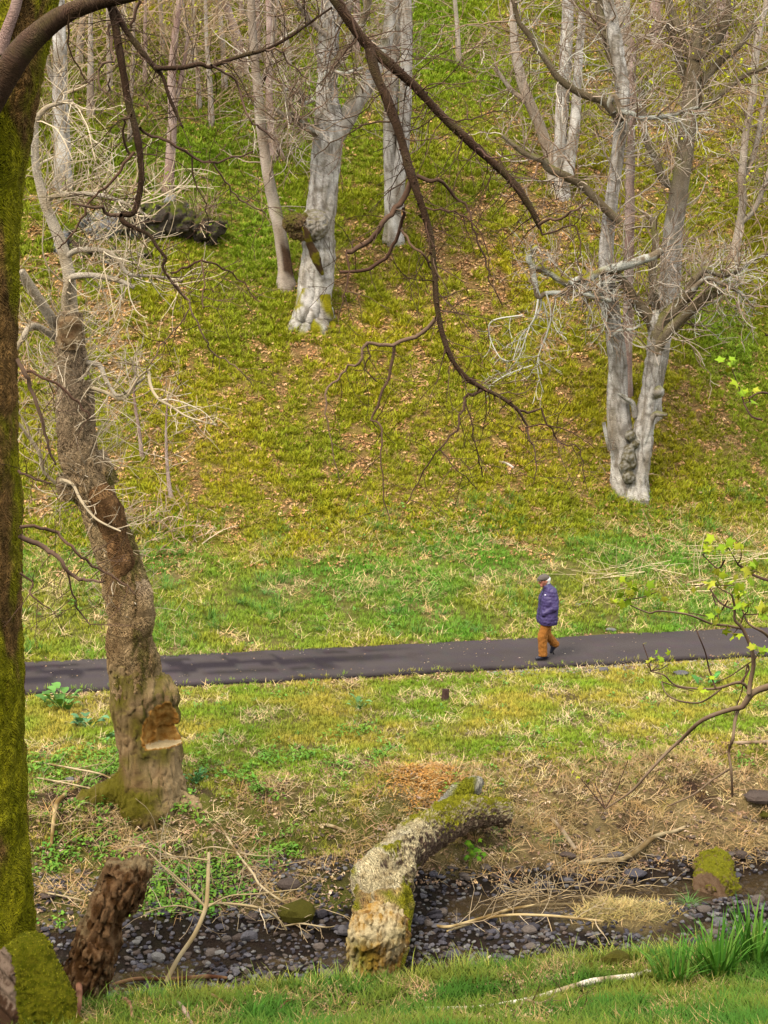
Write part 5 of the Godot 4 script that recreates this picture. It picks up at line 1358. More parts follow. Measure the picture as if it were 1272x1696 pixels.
func build_stones():
	var shapes := []
	for k in 7: shapes.append(stone_mesh(200 + k, [0.5, 0.6, 0.75, 0.4, 0.55, 0.65, 0.35][k]))
	var tones := [Color(0.075, 0.07, 0.083), Color(0.115, 0.108, 0.118), Color(0.046, 0.042, 0.05), Color(0.12, 0.098, 0.085), Color(0.085, 0.064, 0.054), Color(0.17, 0.162, 0.155)]
	var mats := []
	for k in tones.size():
		var m: StandardMaterial3D = M.stone.duplicate()
		m.albedo_color = tones[k].linear_to_srgb()
		m.resource_name = "stone"
		mats.append(m)
	rng.seed = 210
	var count := 0
	while count < 300:
		var x := rng.randf_range(-5.2, 5.6)
		var s := 19.6 + 3.2 * rng.randf()
		var isle := exp(-pow((s - 21.05) / 0.42, 2.0) - pow((x - 3.35) / 0.85, 2.0))
		if isle > 0.35 or (x < 0.2 and s > 21.9): continue
		if x > 0.8 and s > 21.8 and s < 22.4 and rng.randf() < 0.75: continue
		var d := s + 0.19 * x
		var o := MeshInstance3D.new()
		o.mesh = shapes[rng.randi() % 7]
		o.material_override = mats[rng.randi() % (4 if x > -1.0 else 6)] if x > -1.0 else mats[[1, 3, 3, 4, 5, 0][rng.randi() % 6]]
		o.name = numbered("stone")
		add_child(o)
		var size := 0.085 + 0.17 * pow(rng.randf(), 2.2)
		o.position = ground(x, d) + Vector3.UP * size * 0.12
		o.basis = (Basis(Vector3.UP, rng.randf() * TAU) * Basis(Vector3.RIGHT, rng.randfn() * 0.25)).scaled(Vector3(1, rng.randf_range(0.8, 1.2), rng.randf_range(0.7, 1.0)) * size)
		tag(o, "grey or brown stone among the loose stones of the stream bed", "stone", "loose stones in the stream bed")
		count += 1
	# stones that stand out
	for q in [[490, 1522, 56, 42, 5, "rounded boulder under a coat of olive moss at the stream edge left of the log", 1], [570, 1548, 22, 26, 1, "smooth grey stone beside the left flank of the log", 0], [528, 1572, 18, 16, 3, "small pinkish-brown stone at the waterside left of the log", 0], [418, 1526, 26, 26, 4, "squarish brown stone below the pale branch brush", 0], [412, 1556, 30, 20, 1, "flat slanting slab below the squarish brown stone", 0],
			[262, 1592, 24, 24, 5, "round pale stone by the foot of the pale forked branch", 0], [1148, 1568, 34, 30, 2, "dark slab leaning at the water behind the iris clump", 0], [900, 1592, 24, 20, 2, "mossy stone in the gravel right of the log foot", 1], [1020, 1598, 44, 34, 2, "yellow-green mossy stone at the near edge of the stream", 1], [978, 1606, 20, 18, 2, "small dark mossy stone left of the yellow-green one", 1],
			[1052, 1450, 36, 18, 0, "flat bluish stone in the water left of the mossy cut log", 0], [1205, 1418, 24, 14, 3, "brown rounded stone on the bank right of the mossy cut log", 0], [1228, 1420, 22, 16, 4, "darker rounded stone at the bank edge by the right margin", 0], [1218, 1455, 26, 16, 0, "blue-grey stone in the water right of the mossy cut log", 0], [845, 1465, 14, 14, 2, "small dark pebble at the foot of the straw bank", 0],
			[940, 1420, 26, 14, 4, "flat brown stone set in the straw bank", 0], [1015, 1424, 20, 18, 3, "upright pinkish stone set in the straw bank", 0], [290, 1293, 20, 20, 3, "tan stone propped against the foot of the leaning pollard", 0], [285, 1325, 16, 16, 1, "grey stone in the bare soil under the leaning pollard", 0], [232, 1330, 11, 10, 5, "pale pebble under the roots of the leaning pollard", 0], [115, 1293, 14, 9, 5, "white stone left of the pollard roots", 0],
			[80, 1488, 26, 20, 4, "brown stone on the bare bank right of the mossy tree", 0], [1258, 1330, 50, 40, 4, "earthy mound-shaped stone with dead grass at the right margin", 0], [1268, 1352, 24, 12, 2, "dark stone with yellow moss on top at the right margin", 1], [480, 1470, 40, 20, 4, "brown slab half buried in straw above the mossy boulder", 0], [1127, 1117, 26, 10, 1, "flat grey stone by the near edge of the path", 0], [1000, 1112, 18, 10, 1, "small grey block by the near edge of the path", 0],
			[1012, 1045, 16, 8, 5, "white stone chip on the far edge of the path", 0], [957, 1003, 9, 6, 5, "small white stone in the grass behind the person", 0]]:
		var p := on(q[0], q[1])
		var w: float = mpp(q[0], q[1], -p.z)
		var o := MeshInstance3D.new()
		o.mesh = shapes[2] if q[6] else shapes[rng.randi() % 7]
		o.material_override = mats[q[4]] if not q[6] else M.moss_stone
		o.name = numbered("mossy_stone" if q[6] else "stone")
		add_child(o)
		o.position = p + Vector3.UP * q[3] * w * 0.3
		o.basis = Basis(Vector3.UP, rng.randf() * TAU).scaled(Vector3(q[2] * w * 1.15, q[3] * w * 1.5, q[2] * w))
		tag(o, q[5], "stone")
	var cols := PackedColorArray()
	var xs: Array = []
	for k in 3:
		var a: Array[Transform3D] = []
		xs.append([a, PackedColorArray()])
	for k in 9000:
		var x := rng.randf_range(-7.0, 7.5)
		var s := 19.45 + 3.3 * rng.randf()
		var on_path := k > 8000
		if k > 7700 and not on_path: s = 22.6 + 1.0 * rng.randf()
		if on_path:
			x = rng.randf_range(2.0, 8.5)
			s = 30.12 + 0.16 * rng.randfn()
			if s > 30.28: continue
		elif exp(-pow((s - 21.05) / 0.42, 2.0) - pow((x - 3.35) / 0.85, 2.0)) > 0.5: continue
		var d := s + 0.19 * x
		var size := rng.randf_range(0.03, 0.1)
		if on_path: size *= 0.6
		var up := (Vector3.UP + rv() * 0.4).normalized()
		var f := up.cross(rv()).normalized()
		xs[k % 3][0].append(Transform3D(Basis(f, up, f.cross(up)).scaled(Vector3.ONE * size), ground(x, d) + Vector3.UP * size * 0.15))
		var c: Color = tones[rng.randi() % 6]
		if k > 7700: c = Color(0.13, 0.095, 0.07)
		xs[k % 3][1].append(c * rng.randf_range(0.6, 1.2) if not on_path else Color(0.25, 0.23, 0.22) * rng.randf_range(0.6, 1.3))
	for k in 3: tag(scatter("gravel", shapes[k], M.stone, xs[k][0], xs[k][1]), "small grey and brown gravel of the stream bed and path edge", "gravel")

func wood_col(p: Vector3, nn: Vector3, w: float) -> Color:
	var b := n_hi.get_noise_3d(p.x * 2.5, p.y * 2.5, p.z * 2.5)
	return Color(0.24, 0.15, 0.07).lerp(Color(0.09, 0.05, 0.025), clampf(0.45 + 1.5 * b, 0, 1))

func build_log():
	rng.seed = 301
	var p0 := on(618, 1612)
	var p1 := on(832, 1372)
	var t := thing("fallen_log", "thick fallen log bridging the stream, pale cracked bark, bright moss and a rotten orange end", "log", p0)
	var c := [612, 1618, 34, 622, 1585, 42, 630, 1548, 47, 636, 1505, 50, 638, 1465, 50, 650, 1432, 46, 672, 1405, 39, 702, 1377, 34, 740, 1357, 30, 785, 1344, 27, 835, 1346, 25]
	var L := line(c, -p0.z - 0.25, -p1.z - 0.35, 0.025)
	var up_of := func(nn: Vector3) -> float: return nn.y * 0.75 + nn.z * 0.5 - nn.x * 0.5
	var m := MB.new()
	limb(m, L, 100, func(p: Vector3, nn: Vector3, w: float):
		var a := n_mid.get_noise_3d(p.x * 2.5, p.y * 2.5, p.z * 2.5)
		var b := n_hi.get_noise_3d(p.x * 2.2, p.y * 2.2, p.z * 2.2)
		var col := Color(0.5, 0.42, 0.25).lerp(Color(0.34, 0.26, 0.135), clampf(0.25 + 1.3 * b, 0, 1))
		col = col.lerp(Color(0.56, 0.51, 0.39), clampf(2.2 * a, 0, 0.8))
		if w < 0.24 + 0.3 * a - 0.1 * nn.x * 0: col = Color(0.36, 0.22, 0.05).lerp(Color(0.2, 0.1, 0.03), clampf(0.4 + 2.0 * b, 0, 1)).lerp(Color(0.45, 0.36, 0.2), clampf(2.0 * a, 0, 1))
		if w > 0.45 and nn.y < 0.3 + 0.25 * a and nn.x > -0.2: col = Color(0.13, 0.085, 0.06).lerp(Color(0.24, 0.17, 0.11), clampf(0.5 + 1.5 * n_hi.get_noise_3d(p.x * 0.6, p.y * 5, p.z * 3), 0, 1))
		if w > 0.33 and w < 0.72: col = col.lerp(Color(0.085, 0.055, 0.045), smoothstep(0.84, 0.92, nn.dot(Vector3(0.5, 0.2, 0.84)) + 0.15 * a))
		col = col.lerp(Color(0.2, 0.19, 0.012), smoothstep(0.1, 0.5, (nn.y - 0.1) * smoothstep(0.5, 0.7, w) * 1.6 + a * 1.4 + (0.35 if nn.x > 0.55 and w > 0.3 and w < 0.5 else 0.0) - 0.1))
		return col, 0.26, 2.2, 0.0, 5.0, true, 0.024, 12.0)
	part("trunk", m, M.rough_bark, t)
	var stub := MB.new()
	limb(stub, line([715, 1366, 20, 748, 1334, 19, 770, 1312, 18, 788, 1298, 15, 796, 1291, 9], -p1.z - 0.25, -p1.z - 0.05, 0.04), 30, func(p: Vector3, nn: Vector3, w: float): return Color(0.36, 0.34, 0.28).lerp(Color(0.17, 0.17, 0.012), smoothstep(-0.1, 0.2, n_mid.get_noise_3d(p.x * 4, p.y * 4, p.z * 4) + 0.05)), 0.35, 5.0, 0.0, 5.0, true, 0.02, 12.0)
	part("side_stub", stub, M.rough_bark, t)
	# the crumbling end
	var eb := MB.new()
	var s := mpp(618, 1590, -p0.z)
	var q0 := at(628, 1545, -p0.z - 0.25) - p0
	var q1 := at(612, 1612, -p0.z - 0.25) - p0
	var en := [[q0, q1, 50 * s, 36 * s], [q0 + Vector3(-0.1, -0.1, 0.05), q1 + Vector3(-0.12, 0.05, 0), 36 * s, 20 * s], [q0 + Vector3(0.12, -0.1, 0.0), q1 + Vector3(0.2, 0.06, 0), 34 * s, 18 * s]]
	nets(eb, func(p: Vector3) -> float:
		var r := p + p0
		var d := bones(p, en, 0.05)
		if absf(d) > 0.2: return d
		return d - 0.07 * n_mid.get_noise_3d(r.x * 5, r.y * 4, r.z * 5) - 0.06 * n_hi.get_noise_3d(r.x * 4, r.y * 2.5, r.z * 4) + 0.03 * (1.0 - smoothstep(0.02, 0.3, n_cell.get_noise_3d(r.x * 10, r.y * 7, r.z * 10) + 1.0)), q1 - Vector3(0.7, 0.5, 0.6), q0 + Vector3(0.7, 0.55, 0.6), 0.02, func(p: Vector3, nn: Vector3):
		var r := p + p0
		var a := n_mid.get_noise_3d(r.x * 2.5, r.y * 2.5, r.z * 2.5)
		var b := n_hi.get_noise_3d(r.x * 3, r.y * 3, r.z * 3)
		var col := Color(0.46, 0.26, 0.055).lerp(Color(0.22, 0.11, 0.03), clampf(0.3 + 1.6 * b + 0.5 * nn.x, 0, 1)).lerp(Color(0.56, 0.46, 0.27), clampf(2.2 * a + 0.3 - 0.5 * nn.x, 0, 1))
		return col.lerp(Color(0.14, 0.14, 0.012), clampf(1.6 * n_mid.get_noise_3d(r.x * 2.0 + 7.0, r.y * 2, r.z * 2) - 0.15, 0, 0.7)))
	part("rotten_end", eb, M.wood_lump, t, true)
	var bp := MB.new()
	limb(bp, line([604, 1385, 7, 614, 1378, 9, 622, 1392, 8], -p1.z - 0.2, -p1.z - 0.2, 0.03), 12, func(p: Vector3, nn: Vector3, w: float): return Color(0.4, 0.26, 0.1), 0.4, 8.0)
	tag(part("bark_flake", bp, M.wood_lump), "curled tan bark flake on the grass left of the fallen log", "bark flake")

func lump(called: String, label: String, category: String, B: Vector3, bn: Array, k: float, rough: float, freq: float, cell: float, cut: Callable, colf: Callable, mt: Material, part_name: String, stretch := 0.5, crack := 0.0, crack_f := 12.0, fine := 0.012, mossy := 0.0) -> Node3D:
	var t := thing(called, label, category, B)
	var lo := Vector3.ONE * BIG
	var hi := -lo
	for b in bn:
		for e in 2:
			var r: float = b[2 + e] + rough * 1.5 + 0.05
			lo = lo.min(b[e] - Vector3.ONE * r)
			hi = hi.max(b[e] + Vector3.ONE * r)
	var m := MB.new()
	nets(m, func(p: Vector3) -> float:
		var d := bones(p, bn, k)
		if absf(d) > rough * 2.0 + 0.1: return d
		var along := p.y + (0.45 * p.x if stretch < 1.0 else 0.0)
		d -= rough * 1.2 * n_mid.get_noise_3d(p.x * freq + along, along * freq * stretch, p.z * freq) + rough * 0.5 * n_hi.get_noise_3d(p.x * freq, along * freq * stretch, p.z * freq) + fine * n_hi.get_noise_3d(p.x * 9.0, p.y * 7.0, p.z * 9.0)
		if crack > 0.0: d += crack * (1.0 - smoothstep(0.02, 0.35, n_cell.get_noise_3d(p.x * crack_f - 0.4 * p.y * crack_f, along * crack_f * (0.22 if stretch < 1.0 else 0.7), p.z * crack_f) + 1.0))
		return maxf(d, -(cut.call(p) as float)), lo, hi, cell, colf)
	part(part_name, m, mt, t, true)
	if mossy > 0.0:
		var xf: Array[Transform3D] = []
		var cols := PackedColorArray()
		for q in m.v.size():
			if m.c[q].g < m.c[q].r * 0.88 or rng.randf() > mossy: continue
			var up := (m.n[q] + rv() * 0.5).normalized()
			var f := up.cross(rv()).normalized()
			xf.append(Transform3D(Basis(f, up, f.cross(up)).scaled(Vector3.ONE * rng.randf_range(0.6, 1.3)), m.v[q] + B))
			cols.append(Color(0.12, 0.125, 0.007).lerp(Color(0.2, 0.185, 0.012), rng.randf()) * rng.randf_range(0.7, 1.15))
		scatter("moss", tuft(6, 0.022, 0.006, 0.012, 0.7, 0.6, 2, 351), M.leaf, xf, cols, t)
	return t

func build_stumps():
	rng.seed = 302
	# rotten leaning stump
	var B := on(150, 1622)
	B = at(148, 1615, 18.75)
	var s := mpp(160, 1550, 18.75)
	var P := func(u: float, v: float, z: float) -> Vector3: return Vector3((u - 148) * s, (1615 - v) * s * 1.08, z)
	var bn := [[P.call(140, 1625, 0.0), P.call(165, 1545, 0.05), 38 * s, 36 * s], [P.call(165, 1545, 0.05), P.call(190, 1490, 0.1), 36 * s, 32 * s], [P.call(190, 1490, 0.1), P.call(212, 1452, 0.12), 36 * s, 36 * s], [P.call(205, 1440, 0.12), P.call(238, 1436, 0.1), 24 * s, 22 * s], [P.call(222, 1500, 0.0), P.call(232, 1470, 0.0), 14 * s, 14 * s], [P.call(150, 1540, 0.3), P.call(165, 1562, 0.32), 10 * s, 12 * s]]
	var h0: Vector3 = P.call(190, 1445, 0.42)
	var h1: Vector3 = P.call(212, 1510, 0.36)
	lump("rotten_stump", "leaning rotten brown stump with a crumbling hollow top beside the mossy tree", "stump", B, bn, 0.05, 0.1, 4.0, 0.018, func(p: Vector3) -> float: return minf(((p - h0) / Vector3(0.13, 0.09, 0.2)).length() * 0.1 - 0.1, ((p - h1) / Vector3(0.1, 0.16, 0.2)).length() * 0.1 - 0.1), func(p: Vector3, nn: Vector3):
		var b := n_hi.get_noise_3d(p.x * 3.0, p.y * 2.0, p.z * 3.0)
		var a := n_mid.get_noise_3d(p.x * 2.5, p.y * 2.0, p.z * 2.5)
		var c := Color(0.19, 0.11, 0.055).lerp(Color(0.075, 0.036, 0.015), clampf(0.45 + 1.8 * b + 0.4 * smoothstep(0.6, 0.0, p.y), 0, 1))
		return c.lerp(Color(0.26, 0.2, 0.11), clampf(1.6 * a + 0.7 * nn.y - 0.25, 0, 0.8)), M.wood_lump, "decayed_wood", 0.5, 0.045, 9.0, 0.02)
	# mossy block of trunk in the corner
	B = at(45, 1640, 17.3)
	s = mpp(45, 1640, 17.3)
	var Q := func(u: float, v: float, z: float) -> Vector3: return Vector3((u - 45) * s, (1640 - v) * s * 1.1, z)
	bn = [[Q.call(48, 1592, -0.1), Q.call(78, 1660, 0.0), 40 * s, 44 * s], [Q.call(15, 1612, 0.0), Q.call(38, 1690, 0.1), 40 * s, 46 * s], [Q.call(90, 1690, 0.1), Q.call(130, 1705, 0.1), 34 * s, 22 * s]]
	var face: Vector3 = Vector3(-0.75, 0.1, 0.65).normalized()
	var fp: Vector3 = Q.call(14, 1620, 0.16)
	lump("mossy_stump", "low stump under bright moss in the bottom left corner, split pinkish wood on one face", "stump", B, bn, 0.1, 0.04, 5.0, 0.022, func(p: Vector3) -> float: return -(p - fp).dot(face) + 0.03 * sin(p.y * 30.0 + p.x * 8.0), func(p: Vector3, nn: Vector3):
		var b := n_hi.get_noise_3d(p.x * 5.0, p.y * 5.0, p.z * 5.0)
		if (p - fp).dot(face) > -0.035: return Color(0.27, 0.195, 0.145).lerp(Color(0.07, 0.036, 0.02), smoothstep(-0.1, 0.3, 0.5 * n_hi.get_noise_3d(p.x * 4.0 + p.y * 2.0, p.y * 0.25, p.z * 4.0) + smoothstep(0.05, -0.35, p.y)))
		return Color(0.1, 0.11, 0.006).lerp(Color(0.16, 0.155, 0.01), clampf(0.5 + 1.6 * b, 0, 1)), M.moss, "mossy_wood", 0.8, 0.0, 9.0, 0.03, 0.5)
	# cut log on the gravel
	B = on(1182, 1488)
	s = mpp(1182, 1460, -B.z)
	var R := func(u: float, v: float, z: float) -> Vector3: return Vector3((u - 1182) * s, (1488 - v) * s * 1.05, z)
	bn = [[R.call(1176, 1458, 0.2), R.call(1190, 1452, -0.35), 35 * s, 33 * s], [R.call(1205, 1460, 0.0), R.call(1208, 1470, 0.0), 16 * s, 18 * s]]
	var face2: Vector3 = Vector3(-0.62, -0.2, 0.76).normalized()
	var fp2: Vector3 = R.call(1168, 1462, 0.27)
	lump("mossy_cut_log", "short sawn log capped with yellow-green moss, its pinkish cut face turned to the stream", "log", B, bn, 0.06, 0.05, 5.0, 0.02, func(p: Vector3) -> float: return -(p - fp2).dot(face2), func(p: Vector3, nn: Vector3):
		var b := n_hi.get_noise_3d(p.x * 4.0, p.y * 4.0, p.z * 4.0)
		if nn.dot(face2) > 0.85: return Color(0.29, 0.19, 0.12).lerp(Color(0.2, 0.12, 0.07), clampf(0.4 + 1.5 * b, 0, 1))
		return Color(0.2, 0.14, 0.06).lerp(Color(0.1, 0.065, 0.03), clampf(0.5 + 1.5 * b, 0, 1)).lerp(Color(0.18, 0.175, 0.012), smoothstep(-0.1, 0.6, nn.y + 1.2 * b + 0.1)), M.wood_lump, "log_body", 0.8, 0.02, 9.0, 0.03, 0.4)
	# rock outcrop on the slope, in separate faces
	for q in [[165, 385, 26, 20], [215, 380, 30, 26], [265, 378, 34, 30], [330, 385, 30, 24], [150, 418, 22, 20], [200, 430, 28, 22], [238, 432, 24, 20], [300, 398, 26, 20], [110, 400, 20, 14]]:
		pass
	B = on(225, 445)
	s = mpp(225, 420, -B.z)
	var O := func(u: float, v: float, z: float) -> Vector3: return Vector3((u - 225) * s, (445 - v) * s * 0.95, z)
	bn = []
	for q in [[150, 380, 190, 372, 28, 30], [200, 372, 270, 362, 34, 36], [280, 362, 350, 380, 34, 22], [140, 425, 175, 430, 26, 22], [190, 430, 240, 440, 24, 20], [110, 400, 130, 410, 22, 20]]:
		bn.append([O.call(q[0], q[1], -1.3 if q[1] < 400 else -0.35), O.call(q[2], q[3], -1.3 if q[3] < 400 else -0.35), q[4] * s, q[5] * s])
	lump("rock_outcrop", "dark mossy rock outcrop with pale grey-blue faces on the slope at the left", "rock", B, bn, 0.12, 0.22, 1.6, 0.055, func(p: Vector3) -> float: return BIG, func(p: Vector3, nn: Vector3):
		var a := n_mid.get_noise_3d(p.x * 1.4, p.y * 1.4, p.z * 1.4)
		var c := Color(0.085, 0.07, 0.055).lerp(Color(0.34, 0.345, 0.37), smoothstep(-0.02, 0.2, a - 0.4 * maxf(nn.y, 0.0) + (0.12 if p.x < 0.4 and p.y < 1.6 else -0.1)))
		return c.lerp(Color(0.09, 0.105, 0.015), smoothstep(0.1, 0.7, nn.y + 0.8 * n_hi.get_noise_3d(p.x * 2.0, p.y * 2.0, p.z * 2.0))), M.wood_lump, "rock_face", 1.0, 0.16, 2.2, 0.04)

# a stick or fallen branch traced on the photograph's ground
func fallen(called: String, label: String, category: String, c: Array, lift: float, col: Color, twigs := 0, length := 0.4, o := PALE_TWIG, group := "", sides := 8):
	var n := c.size() / 3
	var q := PackedVector3Array()
	var r := PackedFloat32Array()
	for k in n:
		var p := on(c[3 * k], c[3 * k + 1])
		q.append(p + Vector3.UP * (lift * sin(PI * k / maxf(1, n - 1)) + 0.02))
		r.append(c[3 * k + 2] * mpp(c[3 * k], c[3 * k + 1], -p.z))
	var L := smooth(q, r, 0.07)
	var t := thing(called, label, category, q[0], group)
	var m := MB.new()
	limb(m, L, sides, func(p: Vector3, nn: Vector3, w: float): return col.lerp(Color(col.r * 0.4, col.g * 0.34, col.b * 0.26), clampf(0.35 + 2.6 * n_mid.get_noise_3d(p.x * 5, p.y * 5, p.z * 5), 0, 1)), 0.12, 8.0)
	part("stem", m, M.twig, t)
	if twigs:
		var tw := MB.new()
		twigs_on(tw, L, 0.1, 1.0, twigs, length, 0.008, 1, o)
		twig_part(t, tw)

func build_fallen():
	rng.seed = 303
	fallen("birch_log", "slender fallen birch trunk with peeling white bark in the near grass", "log", [704, 1674, 4.5, 790, 1674, 3.5, 880, 1662, 4.5, 930, 1648, 5, 985, 1632, 5.5, 1050, 1622, 5.5, 1074, 1612, 5], 0.04, Color(0.4, 0.36, 0.3), 0)
	var O2 := {"seg": 0.12, "wig": 0.2, "up": 0.02, "curl": 0.12, "dens": 3.0, "col": Color(0.22, 0.165, 0.1), "col2": Color(0.3, 0.25, 0.18), "thin": 0.0035}
	# forked pale branch standing in the stream edge
	var B := at(275, 1626, 19.4)
	var t := thing("forked_branch", "pale forked dead branch propped upright at the stream edge", "branch", B)
	var m := MB.new()
	var stem := line([275, 1626, 3.72, 295, 1588, 3.72, 322, 1548, 3.72, 340, 1505, 3.72, 344, 1470, 3.41, 345, 1440, 3.1, 346, 1412, 2.48], 19.4, 20.4, 0.06)
	limb(m, stem, 10, func(p, nn, w): return shoot_col(p, nn, w) * Color(0.42, 0.38, 0.28), 0.08, 6.0)
	part("stem", m, M.twig, t)
	var tw := MB.new()
	for c in [[340, 1500, 2.48, 370, 1496, 2.23, 430, 1504, 2.11, 460, 1522, 1.86, 474, 1540, 1.49], [338, 1500, 1.86, 300, 1465, 1.61, 265, 1430, 1.24, 245, 1410, 0.868], [340, 1502, 1.61, 320, 1480, 1.49, 290, 1450, 1.24, 270, 1434, 0.992], [344, 1502, 1.49, 380, 1484, 1.36, 430, 1480, 1.12, 500, 1472, 0.744], [336, 1510, 1.49, 290, 1500, 1.24, 240, 1512, 0.868], [345, 1425, 1.61, 310, 1420, 1.24, 262, 1418, 0.868]]:
		var L := line(c, 20.2, 20.8, 0.07, 0.3)
		stick(tw, L.p, L.r, 6, Color(0.2, 0.155, 0.085))
		twigs_on(tw, L, 0.1, 1.0, 7, 0.6, 0.007, 1, O2)
	twig_part(t, tw)
	var spec := [
		["pale twig arching down the bank above the mossy boulder", [366, 1372, 1.61, 395, 1425, 1.86, 418, 1460, 1.86, 432, 1482, 1.98, 466, 1502, 1.74, 515, 1520, 1.36]], ["long thin twig lying across the bank below the pollard roots", [48, 1262, 1.49, 120, 1285, 1.61, 180, 1300, 1.49, 205, 1325, 1.24]],
		["twig bowed over the soil left of the pollard roots", [60, 1290, 1.24, 110, 1310, 1.36, 160, 1322, 1.24, 196, 1330, 1.12]], ["thin twig hooked over the weeds right of the rotten stump", [240, 1380, 1.24, 255, 1412, 1.36, 300, 1440, 1.36, 372, 1470, 1.24]],
		["twig lying flat left of the rotten stump", [60, 1478, 1.24, 95, 1498, 1.49, 140, 1494, 1.24]], ["twig caught in the weeds above the forked branch", [300, 1425, 1.12, 350, 1416, 1.24, 420, 1430, 1.12, 470, 1420, 0.868]],
		["pale twig curving down to the water left of the log", [470, 1536, 1.36, 500, 1544, 1.49, 540, 1550, 1.49, 556, 1536, 1.12]]]
	for q in spec: fallen("fallen_twig", q[0], "twig", q[1], 0.12, Color(0.248, 0.198, 0.118), 7, 0.45, O2)
	fallen("dead_branch", "grey dead branch lying on the straw bank right of the log", "branch", [946, 1436, 4, 985, 1434, 4.4, 1030, 1436, 4.4, 1060, 1420, 4.4, 1085, 1398, 4, 1120, 1384, 3, 1140, 1368, 2], 0.12, Color(0.186, 0.149, 0.0868), 10, 0.5, O2)
	fallen("dead_branch", "short grey stick slanting down the straw bank near the log end", "branch", [902, 1350, 3, 925, 1375, 3.6, 952, 1408, 3.6], 0.05, Color(0.174, 0.136, 0.093))
	fallen("dead_branch", "long pale cane lying over the gravel right of the log foot", "branch", [720, 1535, 2.4, 745, 1545, 2.6, 800, 1535, 2.8, 850, 1520, 2.8, 905, 1508, 2.8, 960, 1500, 2.4], 0.12, Color(0.248, 0.192, 0.0992), 12, 0.7, O2)
	fallen("dead_branch", "second pale cane lying over the gravel, nearer the water", "branch", [740, 1545, 2, 820, 1530, 2.4, 900, 1528, 2.4, 1000, 1528, 2], 0.1, Color(0.248, 0.192, 0.0992), 12, 0.6, O2)
	fallen("dead_branch", "dark stick lying along the grass edge below the rotten stump", "branch", [186, 1634, 3, 225, 1628, 3.6, 285, 1630, 3.6, 340, 1624, 4, 376, 1622, 2.4], 0.05, Color(0.0992, 0.0558, 0.031), 4, 0.25, DARK_TWIG)
	fallen("dead_branch", "reddish bent stick standing in the grass before the mossy stump", "branch", [124, 1706, 5, 132, 1672, 5.5, 130, 1640, 5.5, 138, 1615, 5, 150, 1600, 4.5], 0.25, Color(0.149, 0.0744, 0.0465))
	fallen("dead_branch", "crooked reddish stick in the near grass right of the bent one", "branch", [194, 1640, 4.5, 192, 1660, 4.5, 212, 1668, 4, 220, 1690, 4], 0.06, Color(0.149, 0.0806, 0.0527))
	fallen("dead_branch", "grey stick pointing out of the near grass by the bottom edge", "branch", [294, 1662, 3, 304, 1680, 3.4, 318, 1700, 3.4], 0.05, Color(0.161, 0.118, 0.093))
	fallen("dead_branch", "thin arched brown twig in the near grass at the bottom", "branch", [320, 1646, 2.4, 350, 1656, 2.4, 385, 1674, 2], 0.05, Color(0.155, 0.0992, 0.0558))
	fallen("dead_branch", "brown twig curving along the bottom edge left of the birch log", "branch", [452, 1690, 2.4, 476, 1668, 2.4, 520, 1660, 2], 0.05, Color(0.124, 0.0744, 0.0434))
	fallen("dead_branch", "tangle of grey twigs before the birch log at the bottom", "branch", [846, 1690, 2.4, 870, 1668, 2.4, 895, 1676, 2.4, 930, 1660, 2, 965, 1690, 2], 0.08, Color(0.149, 0.0992, 0.0682), 14, 0.35, DARK_TWIG)
	fallen("dead_branch", "brown stick lying under the iris clumps", "branch", [1195, 1612, 3.4, 1225, 1622, 3.4, 1265, 1632, 3], 0.03, Color(0.155, 0.105, 0.0682))
	fallen("dead_branch", "pale stick lying in the gravel by the near water", "branch", [784, 1606, 2, 800, 1598, 2.2, 812, 1586, 2], 0.02, Color(0.211, 0.174, 0.143))
	fallen("dead_branch", "short pale stick in the grass left of the log", "branch", [540, 1368, 3, 555, 1374, 3.4, 572, 1380, 2.4], 0.02, Color(0.26, 0.205, 0.124))
	fallen("dead_branch", "tan stick leaning on the soil right of the pollard foot", "branch", [284, 1316, 2, 280, 1330, 2.2, 272, 1352, 2], 0.06, Color(0.223, 0.149, 0.0806))
	fallen("root", "pale crooked root leaning out of the weeds below the pollard", "root", [108, 1318, 4, 95, 1345, 4, 90, 1370, 3.4, 84, 1410, 2.6], 0.15, Color(0.236, 0.174, 0.0868))
	fallen("dead_branch", "fallen stick lying across the grass at the right margin", "branch", [1195, 1233, 3, 1230, 1234, 3.2, 1285, 1230, 3], 0.02, Color(0.167, 0.124, 0.0868))
	fallen("dead_branch", "small white branch lying on bare litter in mid slope", "branch", [824, 766, 2, 838, 770, 2.4, 850, 776, 2], 0.02, Color(0.31, 0.279, 0.248))
	# brush of twigs washed up against the gravel bar
	for q in [[900, 1490, 0.75, 80, "tangled heap of tan dead twigs at the edge of the gravel bar"], [1040, 1440, 0.5, 30, "tangle of tan roots and twigs under the straw bank"], [470, 1490, 0.6, 30, "loose heap of dead twigs above the mossy boulder"], [150, 1390, 0.8, 46, "tangle of dry twigs in the weeds under the pollard"], [380, 1430, 0.7, 30, "loose tangle of thin dry twigs above the forked branch"], [660, 1400, 0.5, 34, "tuft of wiry dead twigs along the left flank of the log"]]:
		var o := on(q[0], q[1])
		var h := thing("twig_heap", q[4], "twigs", o)
		var hm := MB.new()
		for k in q[3]:
			var e := o + Vector3(rng.randfn() * q[2] * 0.7, 0, rng.randfn() * 0.2)
			e.y = H(e.x, -e.z) + 0.02
			sprout(hm, e, (Vector3(rng.randfn(), 0.35, rng.randfn() * 0.5)).normalized(), rng.randf_range(0.3, 0.9), 0.008, 1, {"seg": 0.12, "wig": 0.15, "up": -0.1, "curl": 0.15, "dens": 2.0, "col": Color(0.21, 0.15, 0.08), "col2": Color(0.3, 0.24, 0.15), "thin": 0.004})
		part("twigs", hm, M.twig, h, false, "stuff")
